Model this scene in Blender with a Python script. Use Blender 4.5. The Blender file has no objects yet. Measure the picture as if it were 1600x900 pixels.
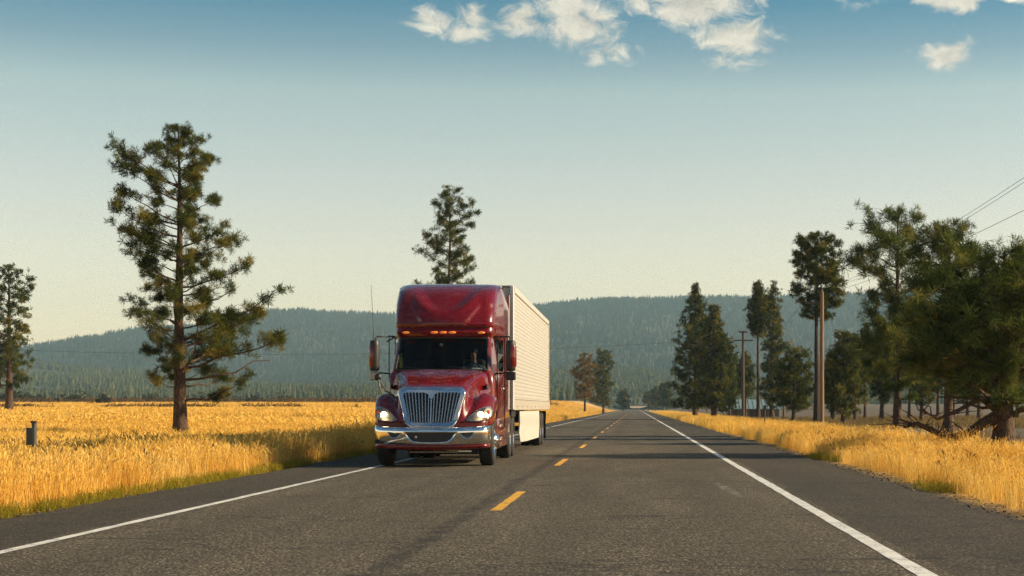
import bpy, math, random
import numpy as np
from mathutils import Vector
R = math.radians
HAZE = 0.00015                                  # density of the valley haze
SC = bpy.context.scene
COL = SC.collection
rng = np.random.default_rng(7)

# ------------------------------------------------------------------ camera
CAMZ, F, VX, VY = 1.18, 2580.0, 993.0, 637.0      # eye height, focal length in photo pixels, vanishing point
cam = bpy.data.cameras.new('camera')
cam.sensor_width = 36.0
cam.lens = F / 1600.0 * 36.0
cam.shift_x = (800.0 - VX) / 1600.0
cam.shift_y = (VY - 450.0) / 1600.0
cam.clip_start, cam.clip_end = 0.1, 30000.0
camo = bpy.data.objects.new('camera', cam)
COL.objects.link(camo)
camo.location = (0, 0, CAMZ)
camo.rotation_euler = (R(90), 0, 0)
SC.camera = camo

def at(px, Y):                                    # lateral metres of a photo column at distance Y
    return (px - VX) * Y / F
def hz(py, Y):                                    # height in metres of a photo row at distance Y
    return CAMZ - (py - VY) * Y / F

# ------------------------------------------------------------------ light
SUN_EL, SUN_AZ = 25.5, 2.0                        # elevation; azimuth from +X (right of the road) towards +Y (ahead)
sd = Vector((math.cos(R(SUN_EL)) * math.cos(R(SUN_AZ)), math.cos(R(SUN_EL)) * math.sin(R(SUN_AZ)), math.sin(R(SUN_EL))))
sun = bpy.data.lights.new('sun', 'SUN')
sun.energy, sun.angle, sun.color = 5.0, R(0.6), (1.0, 0.78, 0.50)
suno = bpy.data.objects.new('sun', sun)
COL.objects.link(suno)
suno.rotation_euler = sd.to_track_quat('Z', 'Y').to_euler()

vs = SC.view_settings
vs.view_transform, vs.look, vs.gamma, vs.use_curve_mapping = 'Standard', 'None', 1.0, False
vs.exposure = 0.8
cy = SC.cycles
cy.max_bounces, cy.diffuse_bounces, cy.glossy_bounces = 6, 3, 3
cy.transmission_bounces, cy.transparent_max_bounces, cy.volume_bounces = 6, 8, 0
cy.use_denoising = True
cy.denoising_prefilter = 'FAST'
cy.sample_clamp_indirect = 6.0

class NT:                                         # small node-tree writer
    def __init__(s, nt): s.nt, s.l = nt, nt.links
    def n(s, t, **k):
        nd = s.nt.nodes.new(t)
        for a, b in k.items(): setattr(nd, a, b)
        return nd
    def put(s, sock, v):
        if isinstance(v, bpy.types.NodeSocket): s.l.new(v, sock)
        elif v is not None: sock.default_value = v
    def math(s, op, a, b=None, c=None, clamp=False):
        nd = s.n('ShaderNodeMath', operation=op, use_clamp=clamp)
        for i, v in enumerate((a, b, c)):
            if v is not None: s.put(nd.inputs[i], v)
        return nd.outputs[0]
    def vmath(s, op, a, b=None):
        nd = s.n('ShaderNodeVectorMath', operation=op)
        s.put(nd.inputs[0], a)
        if b is not None: s.put(nd.inputs[1], b)
        return nd.outputs[0]
    def noise(s, vec, scale, detail=4, rough=0.5, dist=0.0, out='Fac'):
        nd = s.n('ShaderNodeTexNoise')
        if vec is not None: s.put(nd.inputs['Vector'], vec)
        for k, v in (('Scale', scale), ('Detail', detail), ('Roughness', rough), ('Distortion', dist)): s.put(nd.inputs[k], v)
        return nd.outputs[out]
    def ramp(s, fac, stops, interp='LINEAR'):
        nd = s.n('ShaderNodeValToRGB')
        cr = nd.color_ramp
        cr.interpolation = interp
        while len(cr.elements) < len(stops): cr.elements.new(0.5)
        for e, (p, c) in zip(cr.elements, stops):
            e.position = p
            e.color = (c, c, c, 1) if isinstance(c, (int, float)) else (*c[:3], 1)
        s.put(nd.inputs[0], fac)
        return nd.outputs[0]
    def mix(s, fac, a, b, mode='MIX'):
        nd = s.n('ShaderNodeMix', data_type='RGBA', blend_type=mode)
        s.put(nd.inputs[0], fac)
        for i, v in ((6, a), (7, b)):
            s.put(nd.inputs[i], (*v[:3], 1) if isinstance(v, (tuple, list)) else v)
        return nd.outputs[2]
    def maprange(s, v, a, b, c=0.0, d=1.0, smooth=False):
        nd = s.n('ShaderNodeMapRange', interpolation_type='SMOOTHSTEP' if smooth else 'LINEAR')
        s.put(nd.inputs[0], v)
        for i, x in enumerate((a, b, c, d)): nd.inputs[i + 1].default_value = x
        return nd.outputs[0]

# ------------------------------------------------------------------ sky
world = bpy.data.worlds.new('World')
SC.world = world
world.use_nodes = True
w = NT(world.node_tree)
world.node_tree.nodes.clear()
sky = w.n('ShaderNodeTexSky', sky_type='NISHITA', sun_disc=False)
sky.sun_elevation, sky.sun_rotation = R(SUN_EL), R(90 - SUN_AZ)
sky.air_density, sky.dust_density, sky.ozone_density, sky.altitude = 1.0, 2.5, 2.0, 1200
gen = w.n('ShaderNodeTexCoord').outputs['Generated']
sx = w.n('ShaderNodeSeparateXYZ')
w.put(sx.inputs[0], gen)
dx, dy, dz = sx.outputs
elev = w.math('ARCSINE', dz)                     # radians
azim = w.math('ARCTAN2', dx, dy)
# the summer haze near the horizon is cream, the sky above a greyed teal blue
tint = w.ramp(w.maprange(elev, 0.0, 0.5), [(0.0, (0.99, 0.66, 0.395)), (0.152, (0.96, 0.635, 0.405)), (0.26, (0.83, 0.585, 0.40)), (0.374, (0.65, 0.545, 0.37)),
                                           (0.425, (0.35, 0.385, 0.31)), (0.48, (0.115, 0.275, 0.27)), (0.56, (0.065, 0.215, 0.25)), (1.0, (0.06, 0.18, 0.23))])
base = w.vmath('MULTIPLY', w.mix(1.0, sky.outputs[0], tint, 'MULTIPLY'), (2.0, 2.0, 2.0))
# clouds: ragged cumulus tufts, in angles of the sky
def cloud_noise(oa, oe):
    cv = w.n('ShaderNodeCombineXYZ')
    w.put(cv.inputs[0], w.math('ADD', azim, oa)); w.put(cv.inputs[1], w.math('MULTIPLY', w.math('ADD', elev, oe), 1.5))
    warp = w.noise(cv.outputs[0], 38.0, 2, 0.6, 0.0, 'Color')
    wv = w.vmath('ADD', cv.outputs[0], w.vmath('MULTIPLY', w.vmath('SUBTRACT', warp, (0.5, 0.5, 0.5)), (0.035, 0.035, 0.0)))
    return w.math('MULTIPLY', w.math('SUBTRACT', w.noise(wv, 34.0, 7, 0.64), 0.51), 2.9), cv.outputs[0]
def cloud_mask(cvec):
    total = None
    for (px, py, rx, ry, k) in CLOUDS:
        a0 = math.atan((px - VX) / F); e0 = math.atan((VY - py) / F)
        u = w.math('MULTIPLY', w.math('SUBTRACT', azim, a0), F / rx)
        v = w.math('MULTIPLY', w.math('SUBTRACT', elev, e0), F / ry)
        d = w.math('SQRT', w.math('ADD', w.math('MULTIPLY', u, u), w.math('MULTIPLY', v, v)))
        g = w.math('MULTIPLY', w.math('SUBTRACT', 1.0, d), k)
        total = g if total is None else w.math('MAXIMUM', total, g)
    # the same kind of cloud goes on above the picture
    far = w.math('SUBTRACT', w.math('MULTIPLY', w.noise(cvec, 4.2, 2, 0.55), 1.9), 1.05)
    far = w.math('MINIMUM', far, w.maprange(elev, 0.262, 0.36, -1.0, 0.5))
    return w.math('MAXIMUM', w.math('MAXIMUM', total, far), -1.6)
CLOUDS = [(676, 42, 46, 24, 0.8), (735, 24, 34, 26, 0.6), (728, 56, 34, 14, 0.6), (812, 26, 46, 26, 0.8), (915, 40, 78, 46, 1.0), (950, 82, 40, 26, 0.6),
          (880, 12, 60, 24, 0.9), (1075, 6, 120, 36, 1.1), (1150, 62, 74, 40, 1.0), (1130, 95, 40, 18, 0.5), (1195, 80, 26, 20, 0.5),
          (1345, 12, 30, 16, 0.35), (1490, 2, 70, 34, 1.5), (1590, 6, 46, 20, 1.0), (1480, 96, 54, 26, 1.1), (1500, 86, 32, 20, 0.8)]
n0, cvec = cloud_noise(0.0, 0.0)
n1, _ = cloud_noise(-0.006, -0.006)              # a step towards the sun: less in the way, so brighter
d0 = w.math('ADD', cloud_mask(cvec), n0)
cov = w.maprange(d0, -0.05, 0.68, 0.0, 1.0, True)
shade = w.maprange(w.math('SUBTRACT', n0, n1), -0.7, 0.8, 0.0, 1.0)
thick = w.maprange(d0, 0.2, 1.6, 0.0, 1.0)
ccol = w.mix(shade, (3.2, 3.0, 2.6), (6.8, 6.2, 4.9))
ccol = w.mix(w.math('MULTIPLY', thick, 0.45), ccol, (3.7, 3.5, 3.1))
final = w.mix(w.math('MULTIPLY', cov, 0.92), base, ccol)
bg = w.n('ShaderNodeBackground')
w.put(bg.inputs[0], final)
bg.inputs[1].default_value = 0.10
w.l.new(bg.outputs[0], w.n('ShaderNodeOutputWorld').inputs[0])

# ------------------------------------------------------------------ materials
MATS = {}
def newmat(name):
    m = bpy.data.materials.new(name)
    m.use_nodes = True
    m.node_tree.nodes.clear()
    t = NT(m.node_tree)
    t.out = t.n('ShaderNodeOutputMaterial')
    MATS[name] = m
    return m, t
def principled(t, col, rough=0.6, metal=0.0, **k):
    b = t.n('ShaderNodeBsdfPrincipled')
    t.put(b.inputs['Base Color'], (*col[:3], 1) if isinstance(col, (tuple, list)) else col)
    t.put(b.inputs['Roughness'], rough)
    t.put(b.inputs['Metallic'], metal)
    for a, v in k.items(): t.put(b.inputs[a.replace('_', ' ')], v)
    t.l.new(b.outputs[0], t.out.inputs[0])
    return b
def bump(t, b, h, strength=0.3, dist=0.02):
    n = t.n('ShaderNodeBump')
    n.inputs['Strength'].default_value = strength
    n.inputs['Distance'].default_value = dist
    t.put(n.inputs['Height'], h)
    t.l.new(n.outputs[0], b.inputs['Normal'])
def simple(name, col, rough=0.5, metal=0.0, var=0.12, scale=6.0, **k):
    m, t = newmat(name)
    o = t.n('ShaderNodeTexCoord').outputs['Object']
    f = t.noise(o, scale, 5, 0.6)
    c = t.mix(f, tuple(x * (1 - var) for x in col), tuple(min(1, x * (1 + var)) for x in col))
    r = t.maprange(t.noise(o, scale * 2.3, 4), 0.3, 0.7, max(0.02, rough * 0.85), min(1, rough * 1.15))
    b = principled(t, c, r, metal, **k)
    return m

simple('paint', (0.130, 0.0020, 0.0032), 0.27, 0.0, 0.03, 3.0, Coat_Weight=0.85, Coat_Roughness=0.02, Specular_IOR_Level=0.25)
simple('paint_dark', (0.09, 0.006, 0.008), 0.4, 0.1, 0.1, 4.0)
simple('chrome', (0.80, 0.81, 0.82), 0.10, 1.0, 0.03, 5.0)
simple('brushed', (0.62, 0.61, 0.58), 0.28, 1.0, 0.1, 9.0)
simple('black_plastic', (0.018, 0.018, 0.02), 0.5, 0.0, 0.2, 12.0)
simple('cabin_dark', (0.02, 0.021, 0.023), 0.7, 0.0, 0.2, 12.0)
simple('rubber', (0.022, 0.021, 0.020), 0.75, 0.0, 0.3, 14.0)
simple('frame_black', (0.02, 0.02, 0.02), 0.6, 0.2, 0.3, 9.0)
simple('white_panel', (0.52, 0.51, 0.475), 0.34, 0.0, 0.05, 1.6)
simple('white_rail', (0.64, 0.63, 0.60), 0.3, 0.15, 0.06, 3.0)
simple('skirt_white', (0.55, 0.54, 0.50), 0.4, 0.0, 0.06, 2.0)
simple('rail_worn', (0.44, 0.41, 0.35), 0.45, 0.1, 0.16, 3.0)
simple('skin', (0.42, 0.24, 0.17), 0.5, 0.0, 0.06, 9.0)
simple('shirt', (0.20, 0.24, 0.30), 0.8, 0.0, 0.12, 9.0)
simple('hair', (0.03, 0.02, 0.015), 0.6, 0.0, 0.2, 30.0)
simple('hi_vis', (0.75, 0.78, 0.10), 0.6, 0.0, 0.08, 20.0)
simple('paper', (0.72, 0.72, 0.70), 0.6, 0.0, 0.05, 20.0)
simple('orange_lens', (0.55, 0.10, 0.012), 0.2, 0.0, 0.1, 30.0)
simple('post_metal', (0.05, 0.06, 0.06), 0.5, 0.5, 0.25, 14.0)
simple('plate_back', (0.06, 0.07, 0.07), 0.45, 0.6, 0.2, 9.0)
simple('post_wood', (0.085, 0.055, 0.04), 0.85, 0.0, 0.3, 18.0)
simple('teal_roof', (0.22, 0.33, 0.33), 0.5, 0.2, 0.15, 2.0)
simple('shed_wall', (0.18, 0.14, 0.10), 0.8, 0.0, 0.2, 3.0)
simple('insulator', (0.20, 0.16, 0.14), 0.3, 0.0, 0.1, 20.0)
simple('wire', (0.05, 0.05, 0.05), 0.5, 0.3, 0.1, 1.0)

def emitter(name, col, strength):
    m, t = newmat(name)
    b = principled(t, tuple(min(1, c) for c in col), 0.2)
    t.put(b.inputs['Emission Color'], (*col, 1)); b.inputs['Emission Strength'].default_value = strength
emitter('lamp_lit', (1.0, 0.78, 0.42), 8.0)
emitter('marker_lit', (0.85, 0.24, 0.05), 0.14)
simple('lamp_satin', (0.36, 0.34, 0.30), 0.35, 0.4, 0.06, 9.0)

def glassmat(name, tintc, refl, rough=0.03):      # clear sheet: sees through, mirrors by angle
    m, t = newmat(name)
    tr = t.n('ShaderNodeBsdfTransparent'); tr.inputs[0].default_value = (*tintc, 1)
    gl = t.n('ShaderNodeBsdfGlossy'); gl.inputs['Roughness'].default_value = rough
    fr = t.n('ShaderNodeFresnel'); fr.inputs[0].default_value = refl
    ms = t.n('ShaderNodeMixShader')
    t.l.new(fr.outputs[0], ms.inputs[0]); t.l.new(tr.outputs[0], ms.inputs[1]); t.l.new(gl.outputs[0], ms.inputs[2])
    t.l.new(ms.outputs[0], t.out.inputs[0])
glassmat('glass', (0.42, 0.47, 0.47), 1.24)
glassmat('lens', (0.93, 0.93, 0.92), 1.5, 0.02)

def bark(name, c1, c2):
    m, t = newmat(name)
    o = t.n('ShaderNodeTexCoord').outputs['Object']
    st = t.vmath('MULTIPLY', o, (1.0, 1.0, 0.22))
    v = t.n('ShaderNodeTexVoronoi', feature='DISTANCE_TO_EDGE'); t.put(v.inputs['Vector'], st); v.inputs['Scale'].default_value = 14.0
    crack = t.maprange(v.outputs[0], 0.0, 0.12)
    n = t.noise(st, 5.0, 5, 0.6)
    c = t.mix(n, c1, c2)
    c = t.mix(crack, tuple(x * 0.35 for x in c1), c)
    b = principled(t, c, 0.9)
    bump(t, b, crack, 0.7, 0.03)
bark('bark', (0.060, 0.034, 0.020), (0.135, 0.080, 0.048))
bark('bark_shaded', (0.030, 0.020, 0.014), (0.065, 0.042, 0.028))  # bark with shade painted in, for the trunk behind the pole
bark('bark_grey', (0.09, 0.07, 0.055), (0.20, 0.165, 0.13))

def leafmat(name, c1, c2, c3, trans=0.3):         # colour by the tuft it belongs to
    m, t = newmat(name)
    a = t.n('ShaderNodeAttribute'); a.attribute_name = 'tint'
    o = t.n('ShaderNodeObjectInfo').outputs['Random']
    f = t.math('ADD', a.outputs['Fac'], t.math('MULTIPLY', t.math('SUBTRACT', o, 0.5), 0.12))
    c = t.ramp(f, [(0.0, c1), (0.55, c2), (1.0, c3)])
    d = t.n('ShaderNodeBsdfDiffuse'); t.put(d.inputs[0], c)
    r = t.n('ShaderNodeBsdfTranslucent'); t.put(r.inputs[0], c)
    ms = t.n('ShaderNodeMixShader'); ms.inputs[0].default_value = trans
    t.l.new(d.outputs[0], ms.inputs[1]); t.l.new(r.outputs[0], ms.inputs[2])
    t.l.new(ms.outputs[0], t.out.inputs[0])
leafmat('needles', (0.028, 0.046, 0.012), (0.085, 0.102, 0.022), (0.26, 0.215, 0.045))
leafmat('needles_fir', (0.026, 0.042, 0.012), (0.090, 0.104, 0.026), (0.27, 0.22, 0.052))
leafmat('needles_near', (0.034, 0.060, 0.016), (0.100, 0.130, 0.030), (0.30, 0.265, 0.065), 0.35)
leafmat('needles_rust', (0.085, 0.060, 0.018), (0.19, 0.125, 0.034), (0.32, 0.20, 0.05))
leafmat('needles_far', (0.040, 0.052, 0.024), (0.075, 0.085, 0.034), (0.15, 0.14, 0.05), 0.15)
leafmat('needles_back_shaded', (0.014, 0.022, 0.018), (0.022, 0.032, 0.024), (0.040, 0.050, 0.030), 0.1)  # same trees as the foothills, the back slope's shade put into the colour
leafmat('shrub', (0.022, 0.026, 0.012), (0.04, 0.042, 0.018), (0.075, 0.06, 0.025))

def grassmat(name, stops, trans=0.38, patch=0.25):
    m, t = newmat(name)
    o = t.n('ShaderNodeObjectInfo').outputs['Random']
    a = t.n('ShaderNodeAttribute'); a.attribute_name = 'tint'
    g = t.n('ShaderNodeNewGeometry').outputs['Position']
    f = t.math('ADD', t.math('MULTIPLY', o, 0.32), t.math('MULTIPLY', a.outputs['Fac'], 0.32))
    f = t.math('ADD', f, t.math('MULTIPLY', t.math('SUBTRACT', t.noise(g, patch, 4, 0.65), 0.24), 0.95))
    c = t.ramp(f, stops)
    d = t.n('ShaderNodeBsdfDiffuse'); t.put(d.inputs[0], c)
    r = t.n('ShaderNodeBsdfTranslucent'); t.put(r.inputs[0], c)
    ms = t.n('ShaderNodeMixShader'); ms.inputs[0].default_value = trans
    t.l.new(d.outputs[0], ms.inputs[1]); t.l.new(r.outputs[0], ms.inputs[2])
    t.l.new(ms.outputs[0], t.out.inputs[0])
grassmat('grass_gold', [(0.1, (0.40, 0.19, 0.035)), (0.5, (0.82, 0.51, 0.105)), (0.85, (0.90, 0.66, 0.22)), (1.0, (0.90, 0.72, 0.34))])
grassmat('grass_field', [(0.1, (0.46, 0.22, 0.04)), (0.5, (0.82, 0.51, 0.10)), (0.85, (0.88, 0.61, 0.17)), (1.0, (0.90, 0.68, 0.26))], 0.3, 0.06)
grassmat('grass_green', [(0.1, (0.10, 0.12, 0.015)), (0.55, (0.28, 0.24, 0.025)), (1.0, (0.48, 0.36, 0.06))])
grassmat('weeds', [(0.1, (0.10, 0.075, 0.03)), (0.5, (0.20, 0.14, 0.05)), (1.0, (0.40, 0.28, 0.10))], 0.25, 0.4)
grassmat('weeds_dark', [(0.1, (0.05, 0.032, 0.018)), (0.5, (0.10, 0.06, 0.026)), (1.0, (0.20, 0.12, 0.045))], 0.2, 0.4)
grassmat('grass_pale', [(0.1, (0.12, 0.085, 0.035)), (0.55, (0.22, 0.155, 0.06)), (1.0, (0.40, 0.29, 0.12))], 0.25, 0.2)

# asphalt: chip seal with wheel tracks, seams and stains
m, t = newmat('asphalt')
o = t.n('ShaderNodeTexCoord').outputs['Object']
s_ = t.n('ShaderNodeSeparateXYZ'); t.put(s_.inputs[0], o)
v = t.n('ShaderNodeTexVoronoi'); t.put(v.inputs['Vector'], o); v.inputs['Scale'].default_value = 54.0
chips = t.ramp(t.noise(t.vmath('ADD', v.outputs['Position'], (0, 0, 0)), 41.0, 1), [(0.32, (0.020, 0.017, 0.012)), (0.46, (0.082, 0.068, 0.046)), (0.57, (0.19, 0.157, 0.106)), (0.70, (0.54, 0.46, 0.34))])
joint = t.maprange(v.outputs['Distance'], 0.0, 0.016, 1.12, 0.62)
c = t.mix(1.0, chips, joint, 'MULTIPLY')
big = t.noise(t.vmath('MULTIPLY', o, (1.0, 0.16, 1.0)), 0.9, 5, 0.6)
c = t.mix(1.0, c, t.ramp(big, [(0.3, 0.62), (0.7, 1.2)]), 'MULTIPLY')
wig = t.math('MULTIPLY', t.math('SUBTRACT', t.noise(t.vmath('MULTIPLY', o, (0.2, 0.35, 1.0)), 1.0, 3), 0.5), 0.5)
X = t.math('ADD', s_.outputs[0], wig)
def band(x0, wd):
    return t.maprange(t.math('ABSOLUTE', t.math('SUBTRACT', X, x0)), 0.0, wd, 1.0, 0.0, True)
tr = None
for x0, wd, k in ((-4.35, 0.55, 0.40), (-2.55, 0.5, 0.36), (-0.75, 0.5, 0.34), (1.05, 0.55, 0.42), (1.45, 0.22, 0.30)):
    b_ = t.math('MULTIPLY', band(x0, wd), k)
    tr = b_ if tr is None else t.math('ADD', tr, b_)
c = t.mix(t.math('MULTIPLY', tr, t.maprange(big, 0.25, 0.6)), c, (0.055, 0.046, 0.033))
sh = t.math('ADD', t.math('GREATER_THAN', X, 2.22), t.math('LESS_THAN', X, -5.30))
c = t.mix(t.math('MULTIPLY', sh, 0.52), c, (0.022, 0.019, 0.015))
# tarred paving joint beside the centre line
Xs = t.math('ADD', s_.outputs[0], t.math('MULTIPLY', t.math('SUBTRACT', t.noise(o, 0.5, 4), 0.5), 0.22))
seam = t.maprange(t.math('ABSOLUTE', t.math('SUBTRACT', Xs, -1.86)), 0.03, 0.17, 1.0, 0.0, True)
seam = t.math('MULTIPLY', seam, t.ramp(t.noise(o, 2.2, 5, 0.7), [(0.38, 0.15), (0.6, 0.85)]))
c = t.mix(seam, c, (0.016, 0.014, 0.013))
# pale scuff near the edge line and a few tar snakes
def blot(x0, y0, rx, ry):
    u = t.math('DIVIDE', t.math('SUBTRACT', t.math('SUBTRACT', s_.outputs[0], x0), t.math('MULTIPLY', t.math('SUBTRACT', s_.outputs[1], y0), -0.028)), rx)
    q = t.math('DIVIDE', t.math('SUBTRACT', s_.outputs[1], y0), ry)
    return t.maprange(t.math('ADD', t.math('MULTIPLY', u, u), t.math('MULTIPLY', q, q)), 0.2, 1.0, 1.0, 0.0)
sc = t.math('MULTIPLY', blot(1.33, 23.8, 0.10, 2.4), t.ramp(t.noise(o, 5.0, 5, 0.7), [(0.42, 0.0), (0.62, 0.6)]))
c = t.mix(sc, c, (0.34, 0.33, 0.31))
crk = t.maprange(t.math('ABSOLUTE', t.math('SUBTRACT', t.noise(t.vmath('MULTIPLY', o, (0.25, 0.8, 1.0)), 0.35, 5, 0.6), 0.5)), 0.0, 0.006, 0.75, 0.0)
c = t.mix(crk, c, (0.014, 0.013, 0.012))
b = principled(t, c, t.maprange(v.outputs['Distance'], 0.0, 0.02, 0.62, 0.9))
b.inputs['Specular IOR Level'].default_value = 0.35
bump(t, b, t.math('SUBTRACT', 0.02, v.outputs['Distance']), 0.7, 0.012)

def paintline(name, col):
    m, t = newmat(name)
    o = t.n('ShaderNodeTexCoord').outputs['Object']
    v = t.n('ShaderNodeTexVoronoi'); t.put(v.inputs['Vector'], o); v.inputs['Scale'].default_value = 62.0
    wear = t.math('MULTIPLY', t.ramp(t.noise(o, 3.0, 6, 0.75), [(0.44, 0.0), (0.62, 0.85)]), t.ramp(t.noise(v.outputs['Position'], 41.0, 1), [(0.4, 0.0), (0.6, 1.0)]))
    c = t.mix(t.noise(o, 1.2, 4), tuple(x * 0.88 for x in col), col)
    c = t.mix(wear, c, (0.10, 0.09, 0.075))
    b = principled(t, c, 0.6)
    bump(t, b, t.math('SUBTRACT', 0.02, v.outputs['Distance']), 0.4, 0.008)
paintline('line_white', (0.80, 0.80, 0.76))
paintline('line_yellow', (0.80, 0.42, 0.02))

# the ground sheet: dry golden pasture, brown gravel yard right of the road, forest floor far away
m, t = newmat('ground')
g = t.n('ShaderNodeNewGeometry').outputs['Position']
s_ = t.n('ShaderNodeSeparateXYZ'); t.put(s_.inputs[0], g)
gx, gy = s_.outputs[0], s_.outputs[1]
n1 = t.noise(g, 0.05, 5, 0.6)
n2 = t.noise(g, 1.6, 5, 0.65)
straw = t.mix(n2, (0.36, 0.18, 0.035), (0.58, 0.33, 0.075))
straw = t.mix(t.maprange(n1, 0.35, 0.65), straw, (0.60, 0.38, 0.11))
yard = t.mix(n2, (0.055, 0.043, 0.03), (0.11, 0.085, 0.058))
stripe = t.noise(t.vmath('MULTIPLY', g, (0.06, 0.35, 1)), 1.0, 5, 0.6)
yard = t.mix(t.maprange(stripe, 0.46, 0.66), yard, (0.15, 0.105, 0.055))
gxn = t.math('ADD', gx, t.math('MULTIPLY', t.math('SUBTRACT', n1, 0.5), 9.0))
right = t.maprange(gxn, 7.0, 9.0)
yfar = t.math('ADD', gy, t.math('MULTIPLY', t.math('SUBTRACT', n1, 0.5), 160.0))
c = t.mix(right, straw, yard)
dirt = t.mix(n2, (0.045, 0.035, 0.026), (0.11, 0.085, 0.06))
near = t.math('MULTIPLY', t.maprange(gx, -7.5, -7.0), t.maprange(gx, 4.6, 4.2))
c = t.mix(near, c, dirt)
# brown ditch rows across the pasture
def row(y0, wd):
    yy = t.math('ADD', gy, t.math('MULTIPLY', t.math('SUBTRACT', t.noise(t.vmath('MULTIPLY', g, (1, 0, 0)), 0.02, 3), 0.5), y0 * 0.12))
    return t.maprange(t.math('ABSOLUTE', t.math('SUBTRACT', yy, y0)), wd * 0.6, wd, 1.0, 0.0)
rows = t.math('MAXIMUM', row(205.0, 14.0), t.math('MULTIPLY', row(430.0, 60.0), t.maprange(n1, 0.35, 0.55)))
c = t.mix(t.math('MULTIPLY', rows, t.math('SUBTRACT', 1.0, right)), c, (0.17, 0.105, 0.045))
forest = t.maprange(yfar, 780.0, 860.0)
c = t.mix(forest, c, t.mix(n2, (0.04, 0.045, 0.02), (0.075, 0.07, 0.03)))
b = principled(t, c, 0.95)
bump(t, b, t.noise(g, 9.0, 5, 0.7), 0.6, 0.05)

m, t = newmat('forest_floor')
g = t.n('ShaderNodeNewGeometry').outputs['Position']
c = t.ramp(t.noise(g, 0.012, 6, 0.65), [(0.35, (0.018, 0.025, 0.018)), (0.55, (0.030, 0.037, 0.022)), (0.68, (0.06, 0.06, 0.03))])
b = principled(t, c, 0.95)
m, t = newmat('pole_wood')
o = t.n('ShaderNodeTexCoord').outputs['Object']
n = t.noise(t.vmath('MULTIPLY', o, (1, 1, 0.06)), 16.0, 5, 0.7)
b = principled(t, t.ramp(n, [(0.3, (0.12, 0.066, 0.034)), (0.7, (0.30, 0.185, 0.10))]), 0.8)
bump(t, b, n, 0.5, 0.01)
m, t = newmat('stones')
c = t.ramp(t.n('ShaderNodeObjectInfo').outputs['Random'], [(0.0, (0.035, 0.03, 0.025)), (0.7, (0.10, 0.085, 0.065)), (1.0, (0.26, 0.22, 0.17))])
principled(t, c, 0.9)

# ------------------------------------------------------------------ mesh helpers
def tag(o, label=None, cat=None, group=None, kind=None):
    for k, v in (('label', label), ('category', cat), ('group', group), ('kind', kind)):
        if v: o[k] = v
    return o
def empty(name, loc, rz=0.0):
    o = bpy.data.objects.new(name, None)
    COL.objects.link(o)
    o.location, o.rotation_euler = loc, (0, 0, rz)
    o.empty_display_size = 0.2
    return o
def link(name, me, mat=None, parent=None, loc=None):
    o = bpy.data.objects.new(name, me)
    COL.objects.link(o)
    if mat and not me.materials: me.materials.append(MATS[mat])
    if parent: o.parent = parent
    if loc is not None: o.location = loc
    return o
def np_mesh(name, V, Fc, tint=None, smooth=False):
    """V (n,3); Fc (m,3) or (m,4)"""
    me = bpy.data.meshes.new(name)
    V = np.ascontiguousarray(V, np.float32); Fc = np.ascontiguousarray(Fc, np.int32)
    k = Fc.shape[1]
    me.vertices.add(len(V)); me.vertices.foreach_set('co', V.ravel())
    me.loops.add(Fc.size); me.loops.foreach_set('vertex_index', Fc.ravel())
    me.polygons.add(len(Fc)); me.polygons.foreach_set('loop_start', np.arange(0, Fc.size, k, dtype=np.int32))
    if tint is not None:
        a = me.attributes.new('tint', 'FLOAT', 'POINT'); a.data.foreach_set('value', np.ascontiguousarray(tint, np.float32))
    me.update(calc_edges=True)
    me.polygons.foreach_set('use_smooth', np.full(len(Fc), smooth))
    me.validate()
    return me

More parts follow.
